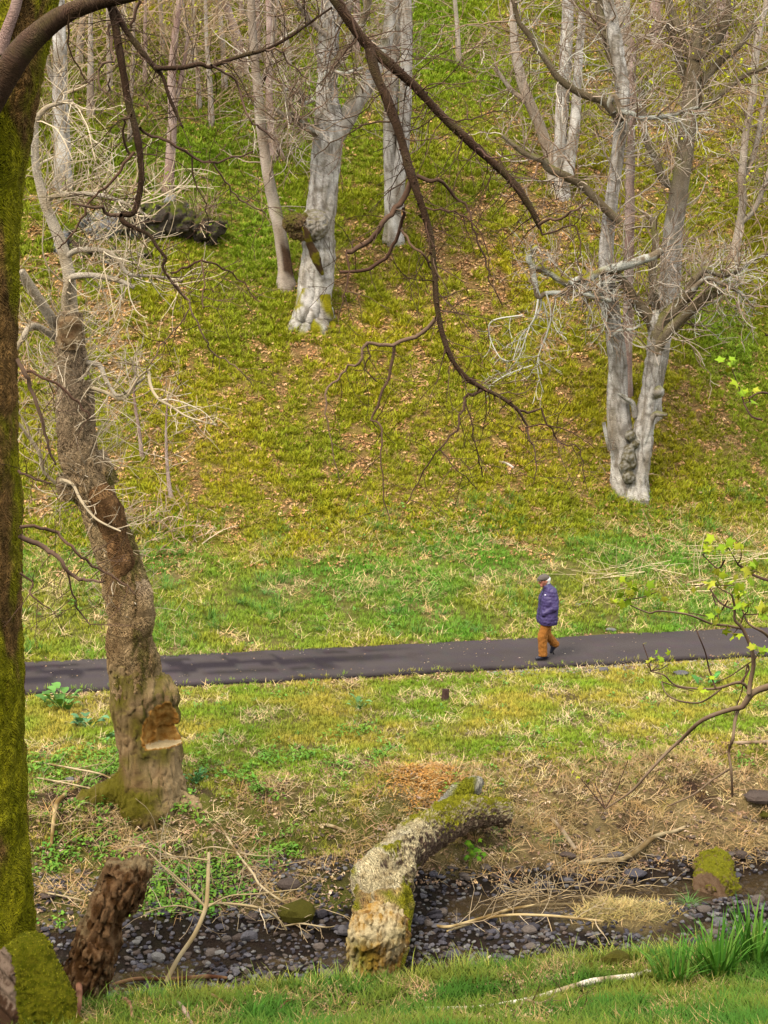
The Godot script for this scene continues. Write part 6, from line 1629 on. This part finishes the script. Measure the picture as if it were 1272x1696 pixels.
	# bleached canes behind the path at the right
	for q in [[1080, 958, 1.3, 60, "heap of bleached dead canes on the far verge"], [1220, 925, 1.3, 60, "bleached dry stems standing at the right end of the far verge"]]:
		var o := on(q[0], q[1])
		var h := thing("cane_heap", q[4], "dead stems", o)
		var hm := MB.new()
		for k in q[3]:
			var e := o + Vector3(rng.randfn() * q[2] * 0.6, 0, rng.randfn() * 0.3)
			e.y = H(e.x, -e.z) + 0.02
			var d := Vector3(rng.randfn(), absf(rng.randfn()) * (0.8 if k % 3 == 0 else 0.12), rng.randfn() * 0.4).normalized()
			sprout(hm, e, d, rng.randf_range(0.5, 1.2), 0.009, 0, {"seg": 0.3, "wig": 0.06, "up": -0.03, "dens": 1.0, "col": Color(0.42, 0.35, 0.22), "col2": Color(0.3, 0.22, 0.14), "thin": 0.006})
		part("stems", hm, M.twig, h, false, "stuff")
	# short post in the meadow
	B = on(737, 1160)
	var pm := MB.new()
	var s := mpp(737, 1160, -B.z)
	limb(pm, smooth(PackedVector3Array([B + Vector3(0, -0.05, 0), B + Vector3(0.005, 9 * s, 0), B + Vector3(0.012, 19 * s, 0)]), PackedFloat32Array([6.4 * s, 6.2 * s, 5.8 * s]), 0.03), 8, func(p: Vector3, nn: Vector3, w: float): return Color(0.15, 0.09, 0.075).lerp(Color(0.1, 0.06, 0.05), clampf(0.5 + n_hi.get_noise_3d(p.x * 3, p.y, p.z * 3), 0, 1)), 0.06, 9.0)
	var post := thing("marker_post", "short brown wooden stub post in the grass between path and log", "post", B)
	part("post_wood", pm, M.wood_lump, post)
	# sawdust
	var xf: Array[Transform3D] = []
	var cols := PackedColorArray()
	for k in 2600:
		var c := on(724, 1288) if k % 4 else on(690, 1310)
		var x := c.x + rng.randfn() * 0.3
		var z := c.z + rng.randfn() * 0.3
		var up := (Vector3.UP + rv() * 0.4).normalized()
		var f := up.cross(rv()).normalized()
		xf.append(Transform3D(Basis(f, up, f.cross(up)).scaled(Vector3.ONE * rng.randf_range(0.3, 0.6)), Vector3(x, H(x, -z) + 0.012, z)))
		cols.append(Color(0.36, 0.19, 0.055) * rng.randf_range(0.7, 1.25))
	tag(scatter("sawdust", litter_mesh(5, 305), M.litter, xf, cols), "orange sawdust spread on the grass behind the log", "sawdust")

# a lobed sycamore leaf of five points, bent along its veins
func maple_leaf(seed_: int) -> ArrayMesh:
	rng.seed = seed_
	var m := MB.new()
	var out := []
	for k in 5:
		var a := deg_to_rad([-125.0, -60.0, 0.0, 60.0, 125.0][k])
		var l: float = [0.5, 0.85, 1.0, 0.85, 0.5][k]
		for q in [[-0.32, 0.62], [-0.14, 0.8], [0.0, 1.0], [0.14, 0.8], [0.32, 0.62]]:
			out.append(Vector2(sin(a + q[0]), cos(a + q[0])) * l * q[1])
	m.v.append(Vector3.ZERO)
	m.n.append(Vector3.UP)
	m.c.append(Color.WHITE)
	for q in out:
		m.v.append(Vector3(q.x, -0.3 * q.length_squared() + 0.1 * absf(q.x) + rng.randfn() * 0.03, q.y + 0.25))
		m.n.append(Vector3(q.x * 0.5, 1, q.y * 0.5).normalized())
		m.c.append(Color.WHITE * 0.95)
	for k in out.size() - 1: m.i.append_array(PackedInt32Array([0, k + 1, k + 2]))
	return mesh_of(m)

func build_sycamore():
	rng.seed = 304
	var D := 11.0
	var t := thing("sycamore_bough", "thin sycamore bough with fresh lobed leaves reaching in from the right edge", "branch", at(1300, 1125, D))
	var lines := [
		[1420, 1180, 7, 1330, 1128, 6.5, 1272, 1138, 6, 1245, 1149, 5.5, 1230, 1170, 4.5, 1210, 1175, 4, 1163, 1193, 3.4, 1128, 1225, 3, 1105, 1246, 2.8, 1075, 1278, 2.2, 1046, 1310, 1.8, 1002, 1340, 1.3],
		[1240, 1150, 4, 1243, 1128, 3.8, 1248, 1103, 3.6, 1245, 1076, 3.2, 1230, 1041, 2.8, 1217, 1027, 2.6, 1217, 1006, 2.2, 1212, 985, 1.6],
		[1232, 1042, 2.4, 1204, 1036, 2.2, 1178, 1033, 2, 1140, 1018, 1.8, 1093, 1012, 1.6, 1075, 1015, 1.4, 1046, 1003, 1.2, 1035, 994, 1], [1241, 1144, 2.6, 1225, 1130, 2.4, 1181, 1141, 2.2, 1122, 1136, 1.6, 1100, 1118, 1.3, 1078, 1112, 1],
		[1195, 1140, 1.8, 1180, 1152, 1.6, 1157, 1164, 1.5, 1122, 1160, 1.4, 1102, 1147, 1.2, 1096, 1129, 1], [1222, 1176, 3, 1217, 1195, 3, 1214, 1223, 2.8, 1207, 1244, 2.6, 1211, 1275, 2.4, 1213, 1319, 2], [1208, 1274, 2, 1178, 1293, 1.8, 1150, 1315, 1.5, 1105, 1336, 1.2],
		[1300, 1085, 3, 1268, 1050, 2.4, 1242, 1035, 2, 1232, 1018, 1.4], [1290, 965, 3, 1262, 958, 2.4, 1240, 948, 2, 1222, 935, 1.4], [1217, 1010, 1.6, 1195, 1000, 1.6, 1182, 985, 1.4, 1170, 965, 1.2], [1205, 995, 1.4, 1196, 1010, 1.2, 1188, 1020, 1], [1180, 985, 1.2, 1186, 1003, 1.2],
		[1200, 928, 1.6, 1190, 942, 1.4, 1175, 930, 1.2, 1163, 918, 1], [1226, 1132, 1.8, 1240, 1110, 1.6, 1238, 1100, 1.4], [1185, 1140, 1.6, 1175, 1110, 1.4, 1168, 1080, 1.3, 1158, 1055, 1.2, 1150, 1035, 1], [1262, 695, 2, 1245, 690, 1.8, 1232, 668, 1.4], [1300, 660, 2, 1262, 650, 1.8, 1240, 660, 1.4], [1300, 545, 2, 1268, 556, 1.6]]
	var tw := MB.new()
	var ends: Array = []
	for k in lines.size():
		var L := line(lines[k], D, D + rng.randf_range(-0.2, 0.2) if k else D, 0.04, 0.12)
		if k < 8: limb_part(t, "branch" if k else "bough", L, 8, func(p: Vector3, nn: Vector3, w: float): return Color(0.045, 0.028, 0.018).lerp(Color(0.095, 0.068, 0.045), clampf(0.4 + nn.y + n_mid.get_noise_3d(p.x * 9, p.y * 9, p.z * 9), 0, 1)), M.twig, 0.12, 14.0)
		else: stick(tw, L.p, L.r, 6, Color(0.05, 0.028, 0.02))
		ends.append([L.p[L.p.size() - 1], (L.p[L.p.size() - 1] - L.p[L.p.size() - 2]).normalized()])
	# leaf clusters, each leaf on its stalk
	var leaf := [maple_leaf(311), maple_leaf(312), maple_leaf(313)]
	var mats := []
	for c in [Color(0.17, 0.22, 0.012), Color(0.12, 0.19, 0.012), Color(0.2, 0.21, 0.02)]:
		var mm: StandardMaterial3D = M.leaf.duplicate()
		mm.albedo_color = c.linear_to_srgb()
		mats.append(mm)
	for q in [[1042, 985, 7, 22], [1062, 965, 6, 22], [1090, 975, 4, 18], [1010, 994, 3, 16], [1072, 1095, 4, 12], [1095, 1085, 6, 13], [1108, 1095, 3, 12], [1165, 908, 6, 22], [1200, 892, 6, 24], [1228, 905, 3, 18], [1180, 962, 7, 22], [1150, 965, 3, 16], [1215, 965, 6, 22], [1240, 1000, 8, 26], [1268, 1008, 6, 26], [1222, 990, 6, 22], [1215, 1045, 5, 20], [1262, 945, 5, 24], [1258, 1075, 4, 24], [1140, 1010, 3, 16], [1190, 1020, 4, 18], [1240, 660, 4, 24], [1262, 650, 3, 24], [1212, 606, 4, 24], [1266, 545, 3, 24], [1150, 1140, 2, 20], [1178, 1130, 2, 20], [1215, 1180, 3, 10], [1065, 1062, 1, 8], [958, 1280, 3, 10], [985, 1292, 2, 10], [1040, 1255, 2, 10]]:
		var o := at(q[0], q[1], D + rng.randfn() * 0.12)
		var px := mpp(q[0], q[1], D)
		for k in q[2]:
			var e := MeshInstance3D.new()
			e.mesh = leaf[rng.randi() % 3]
			e.material_override = mats[rng.randi() % 3]
			e.name = "leaf"
			t.add_child(e, true)
			var up := (Vector3.UP * 0.5 + Vector3(0, 0, 0.5) + rv() * 0.9).normalized()
			var f := up.cross(rv()).normalized()
			var at_ := o + Vector3(rng.randfn() * q[3] * 0.55, rng.randfn() * q[3] * 0.4, rng.randfn() * q[3] * 0.4) * px
			e.position = at_ - t.position
			e.basis = Basis(f, up, f.cross(up)).scaled(Vector3.ONE * px * q[3] * 0.6 * rng.randf_range(0.7, 1.2))
			stick(tw, PackedVector3Array([at_, at_.lerp(o, 0.5) + Vector3.DOWN * 0.008, o + Vector3.DOWN * 0.02]), PackedFloat32Array([0.0012, 0.0014, 0.0018]), 4, Color(0.16, 0.14, 0.02))
		# a twig from the cluster to the nearest branch end
		var best: Vector3 = ends[0][0]
		for e in ends:
			if (e[0] as Vector3).distance_to(o) < best.distance_to(o): best = e[0]
		if best.distance_to(o) < 0.5: stick(tw, PackedVector3Array([best, best.lerp(o, 0.5) + Vector3(0.01, -0.02, 0), o + Vector3.DOWN * 0.02]), PackedFloat32Array([0.005, 0.004, 0.003]), 5, Color(0.05, 0.028, 0.02))
	twig_part(t, tw)
	# where the bough comes from, outside the picture
	var fm := MB.new()
	var a := at(1420, 1180, D)
	var g := Vector3(a.x + 0.5, 0, a.z)
	g.y = H(g.x, -g.z)
	limb(fm, smooth(PackedVector3Array([g + Vector3.DOWN * 0.2, g.lerp(a, 0.4) + Vector3(0.25, 0, 0), g.lerp(a, 0.8) + Vector3(0.15, 0, 0), a]), PackedFloat32Array([0.09, 0.07, 0.045, 0.03]), 0.1), 12, bough_col, 0.08, 5.0)
	part("stem", fm, M.beech_bark, t)

func plant(called: String, label: String, category: String, o: Vector3, leaves: int, length: float, width: float, col: Color, spread := 0.1):
	var t := thing(called, label, category, o)
	var shapes := []
	for k in 3:
		var m := MB.new()
		broad(m, Vector3.ZERO, 0.0, [0.5, 0.9, 1.2][k], 1.0, width / length, Color.WHITE, 1.0)
		shapes.append(mesh_of(m))
	var mats := []
	for g in [0.8, 1.0, 1.25]:
		var mm: StandardMaterial3D = M.leaf.duplicate()
		mm.albedo_color = (col * g).linear_to_srgb()
		mats.append(mm)
	var st := MB.new()
	for k in leaves:
		var e := MeshInstance3D.new()
		e.mesh = shapes[rng.randi() % 3]
		e.material_override = mats[rng.randi() % 3]
		e.name = "leaf"
		t.add_child(e, true)
		var a := rng.randf() * TAU
		var r := spread * sqrt(rng.randf())
		e.position = Vector3(cos(a) * r, rng.randf_range(0.02, 0.05 + spread * 0.7), sin(a) * r)
		e.basis = (Basis(Vector3.UP, -a + rng.randfn() * 0.5)).scaled(Vector3.ONE * length * rng.randf_range(0.6, 1.15))
		stick(st, PackedVector3Array([Vector3(cos(a), -0.02, sin(a)) * r * 0.2, e.position * 0.6, e.position]), PackedFloat32Array([0.006, 0.005, 0.004]), 4, col)
	part("stalks", st, M.twig, t, true)
	return t

func build_plants():
	rng.seed = 306
	plant("butterbur", "clump of broad green leaves by the path left of the pollard", "plant", on(104, 1172), 26, 0.2, 0.17, Color(0.06, 0.13, 0.03), 0.34)
	plant("butterbur", "smaller clump of blue-green broad leaves nearer the pollard trunk", "plant", on(150, 1205), 12, 0.2, 0.18, Color(0.06, 0.13, 0.06), 0.24)
	plant("butterbur", "broad leaves just left of the foot of the pollard trunk", "plant", on(175, 1225), 5, 0.16, 0.14, Color(0.07, 0.15, 0.05), 0.14)
	plant("dock_plant", "low dock plant alone in the grass near the middle of the meadow", "plant", on(594, 1174), 10, 0.15, 0.09, Color(0.07, 0.14, 0.05), 0.16)
	plant("green_plant", "bushy green plant at the right foot of the pollard", "plant", on(325, 1296), 26, 0.1, 0.07, Color(0.05, 0.13, 0.04), 0.17)
	plant("dock_plant", "dark broad leaves beside the path behind the sycamore bough", "plant", on(1172, 1136), 9, 0.2, 0.12, Color(0.045, 0.13, 0.03), 0.22)
	plant("weed_plant", "sprawling weed in the meadow right of the pollard", "plant", on(365, 1225), 9, 0.12, 0.06, Color(0.07, 0.13, 0.025), 0.16)
	# seedling under the log
	var o := on(776, 1408) + Vector3(0, 0.1, 0.25)
	var t := thing("sycamore_seedling", "bright green lobed seedling growing under the far end of the log", "plant", o)
	var leaf := [maple_leaf(321), maple_leaf(322)]
	var mats := []
	for c in [Color(0.13, 0.25, 0.015), Color(0.08, 0.19, 0.015)]:
		var mm: StandardMaterial3D = M.leaf.duplicate()
		mm.albedo_color = c.linear_to_srgb()
		mats.append(mm)
	var st := MB.new()
	for k in 17:
		var e := MeshInstance3D.new()
		e.mesh = leaf[k % 2]
		e.material_override = mats[rng.randi() % 2]
		e.name = "leaf"
		t.add_child(e, true)
		var up := (Vector3(0, 0.5, 0.9) + rv() * 0.5).normalized()
		var f := up.cross(Vector3(rng.randfn() * 0.4, -1, 0)).normalized()
		e.position = Vector3(rng.randfn() * 0.08, rng.randf_range(-0.12, 0.2), rng.randfn() * 0.06)
		e.basis = Basis(f, up, f.cross(up)).scaled(Vector3.ONE * rng.randf_range(0.05, 0.085))
		stick(st, PackedVector3Array([Vector3(0, -0.3, 0), Vector3(0, -0.05, 0) + e.position * 0.3, e.position]), PackedFloat32Array([0.006, 0.004, 0.002]), 4, Color(0.1, 0.12, 0.02))
	part("stalks", st, M.twig, t, true)
	# iris clumps: sword leaves, each its own part
	var sw := []
	for k in 4:
		var m := MB.new()
		blade(m, Vector3.ZERO, 0.0, [0.1, 0.25, 0.4, 0.18][k], [0.25, 0.5, 0.9, 1.3][k], 1.0, 0.045, 6, Color.WHITE)
		sw.append(mesh_of(m))
	var gm := []
	for c in [Color(0.022, 0.07, 0.008), Color(0.035, 0.1, 0.01), Color(0.06, 0.125, 0.018)]:
		var mm: StandardMaterial3D = M.leaf.duplicate()
		mm.albedo_color = c.linear_to_srgb()
		gm.append(mm)
	for q in [[1188, 1622, 90, 0.78, 0.16, "largest clump of green iris swords at the lower right"], [1248, 1596, 100, 0.82, 0.2, "iris clump cut by the right edge of the view"], [1112, 1630, 55, 0.62, 0.15, "left iris clump leaning over the dark water"], [1150, 1610, 26, 0.52, 0.12, "short iris shoots between the left and largest clumps"], [420, 1692, 34, 0.26, 0.09, "small bluish grass-leaved clump at the bottom edge"]]:
		var b := on(q[0], q[1])
		var c := thing("iris_clump", q[5], "plant", b)
		for k in q[2]:
			var e := MeshInstance3D.new()
			e.mesh = sw[rng.randi() % 4]
			e.material_override = gm[rng.randi() % 3]
			e.name = "sword_leaf"
			c.add_child(e, true)
			var a := rng.randf() * TAU
			var r: float = q[4] * sqrt(rng.randf())
			e.position = Vector3(cos(a) * r * 1.3, -0.02, sin(a) * r)
			var l: float = q[3] * rng.randf_range(0.55, 1.15)
			e.basis = Basis(Vector3.UP, -a + rng.randfn() * 0.6).scaled(Vector3(l, l, 0.62 if q[3] > 0.3 else 0.4))
	# straw tussocks and green grass clumps that stand out
	var gr := tuft(46, 0.4, 0.007, 0.08, 0.5, 1.9, 5, 331)
	for q in [[835, 1420, 1.0, 0, "long straw tussock hanging down the bank under the end of the log"], [800, 1430, 0.7, 0, "straw tussock in the hollow under the log"], [1005, 1440, 0.7, 0, "straw tussock drooping into the water below the dead branch"], [1245, 1395, 0.7, 0, "straw tussock with green tips at the right margin"], [918, 1395, 0.6, 1, "green tussock on the straw bank"], [840, 1410, 0.4, 1, "green tuft growing from the straw under the log end"],
			[602, 968, 0.75, 0, "pale straw tussock in mid verge"], [660, 1015, 0.7, 1, "largest blue-green grass tussock on the verge behind the path"], [732, 1018, 0.5, 1, "round blue-green tussock right of the largest one"], [530, 1045, 0.55, 1, "blue-green tussock just behind the path"], [570, 1045, 0.5, 1, "green tussock beside the path edge, right of its pair"], [400, 1000, 0.7, 1, "blue-green tussock at the left of the verge"], [440, 985, 0.7, 1, "wide green tussock left of the pale straw one"], [45, 1015, 0.6, 1, "green tussock at the far left of the verge"], [790, 1044, 0.5, 1, "green tussock by the path near the person"],
			[1035, 862, 0.8, 2, "mossy hummock below the twin beech"], [1192, 1262, 0.7, 2, "bright yellow-green mossy hummock near the right margin"], [1140, 1500, 0.7, 1, "vivid green grass tuft before the mossy cut log"], [560, 790, 0.7, 1, "bright green tuft in mid slope"], [320, 790, 0.6, 0, "patch of dead straw on the slope above the pollard's right side"]]:
		var b := on(q[0], q[1])
		var o2 := MeshInstance3D.new()
		o2.mesh = gr
		var mm: StandardMaterial3D = M.leaf.duplicate()
		mm.albedo_color = [Color(0.36, 0.27, 0.13), Color(0.065, 0.15, 0.035), Color(0.19, 0.19, 0.012)][q[3]].linear_to_srgb()
		o2.material_override = mm
		o2.name = numbered(["straw_tussock", "grass_tussock", "moss_hummock"][q[3]])
		add_child(o2)
		o2.position = b
		o2.basis = Basis(Vector3.UP, rng.randf() * TAU).scaled(Vector3(1.3, 1.0 if q[3] < 2 else 0.55, 1.3) * q[2])
		tag(o2, q[4], "grass tussock")

func _ready():
	var cam := Camera3D.new()
	cam.name = "camera"
	add_child(cam)
	cam.position = EYE
	cam.rotation_degrees = Vector3(PITCH, 0, 0)
	cam.fov = rad_to_deg(2.0 * atan(848.0 / F))
	cam.far = 500.0
	cam.current = true
	var sky := ProceduralSkyMaterial.new()
	sky.sky_top_color = Color(0.74, 0.74, 0.735)
	sky.sky_horizon_color = Color(0.78, 0.77, 0.755)
	sky.ground_bottom_color = Color(0.3, 0.28, 0.2)
	sky.ground_horizon_color = Color(0.5, 0.48, 0.4)
	sky.sun_angle_max = 30.0
	var env := Environment.new()
	env.background_mode = Environment.BG_SKY
	env.sky = Sky.new()
	env.sky.sky_material = sky
	env.tonemap_mode = Environment.TONE_MAPPER_LINEAR
	env.tonemap_exposure = EXPOSURE
	env.sdfgi_enabled = true
	env.ssao_enabled = true
	env.ssil_enabled = true
	var we := WorldEnvironment.new()
	we.name = "environment"
	we.environment = env
	add_child(we)
	var sun := DirectionalLight3D.new()
	sun.name = "veiled_sun"
	add_child(sun)
	sun.light_energy = 0.34
	sun.light_color = Color(1.0, 0.95, 0.87)
	sun.light_angular_distance = 20.0
	sun.rotation_degrees = Vector3(-52, -35, 0)
	sun.shadow_enabled = true
	n_lo.seed = 1
	n_lo.frequency = 0.06
	n_mid.seed = 2
	n_mid.frequency = 0.45
	n_mid.fractal_octaves = 3
	n_hi.seed = 3
	n_hi.frequency = 2.4
	n_hi.fractal_octaves = 3
	n_cell.seed = 6
	n_cell.noise_type = FastNoiseLite.TYPE_CELLULAR
	n_cell.frequency = 1.0
	n_cell.fractal_type = FastNoiseLite.FRACTAL_NONE
	n_cell.cellular_return_type = FastNoiseLite.RETURN_DISTANCE2_SUB
	materials()
	paint("skin", Color(1, 1, 1), 0.6).vertex_color_use_as_albedo = true
	paint("cloth", Color(1, 1, 1), 0.95).vertex_color_use_as_albedo = true
	paint("nylon", Color(1, 1, 1), 0.5).vertex_color_use_as_albedo = true
	paint("leather", Color(1, 1, 1), 0.4).vertex_color_use_as_albedo = true
	var ms := mat("moss_stone", 1.0, M.moss.albedo_texture, 5.0, M.moss.albedo_texture, 6.0)
	ms.albedo_color = Color(0.115, 0.105, 0.018).linear_to_srgb()
	# where the slope is bare, grassy, dry or weedy
	for q in [["bare", 760, 430, 1.6, 3.5], ["bare", 880, 360, 2.2, 3.0], ["bare", 180, 560, 1.6, 2.0], ["bare", 470, 600, 1.2, 1.0], ["bare", 830, 768, 0.5, 0.6], ["bare", 600, 450, 1.2, 1.5], ["bare", 60, 440, 2.0, 3.0], ["grass", 300, 270, 4.0, 4.5], ["grass", 420, 360, 2.5, 3.0], ["grass", 1215, 580, 1.3, 3.0], ["grass", 520, 180, 2.0, 4.0], ["grass", 730, 60, 3.0, 6.0],
			["dust", 724, 1288, 0.5, 0.5], ["soil", 300, 1330, 0.8, 0.8], ["soil", 150, 1310, 0.9, 0.7], ["weed", 110, 1280, 1.2, 0.9], ["weed", 200, 1390, 0.9, 0.7], ["weed", 290, 1450, 0.9, 0.6], ["weed", 330, 1500, 0.7, 0.5], ["dry", 900, 1320, 1.5, 0.8], ["dry", 1090, 960, 2.0, 1.2], ["dry", 680, 960, 2.0, 0.8], ["dry", 1220, 900, 1.5, 1.5], ["dry", 1230, 800, 1.4, 1.5], ["dry", 100, 960, 1.5, 1.5]]:
		spot(q[0], q[1], q[2], q[3], q[4])
	var t0 := Time.get_ticks_msec()
	build_ground()
	build_path()
	build_water()
	print("ground ", Time.get_ticks_msec() - t0)
	build_mossy_tree()
	build_pollard()
	print("pollard ", Time.get_ticks_msec() - t0)
	build_twin_beech()
	build_centre_beech()
	build_other_trees()
	print("trees ", Time.get_ticks_msec() - t0)
	build_person()
	print("person ", Time.get_ticks_msec() - t0)
	build_log()
	build_stumps()
	build_stones()
	build_fallen()
	build_sycamore()
	build_plants()
	print("things ", Time.get_ticks_msec() - t0)
	build_cover()
	print("cover ", Time.get_ticks_msec() - t0)
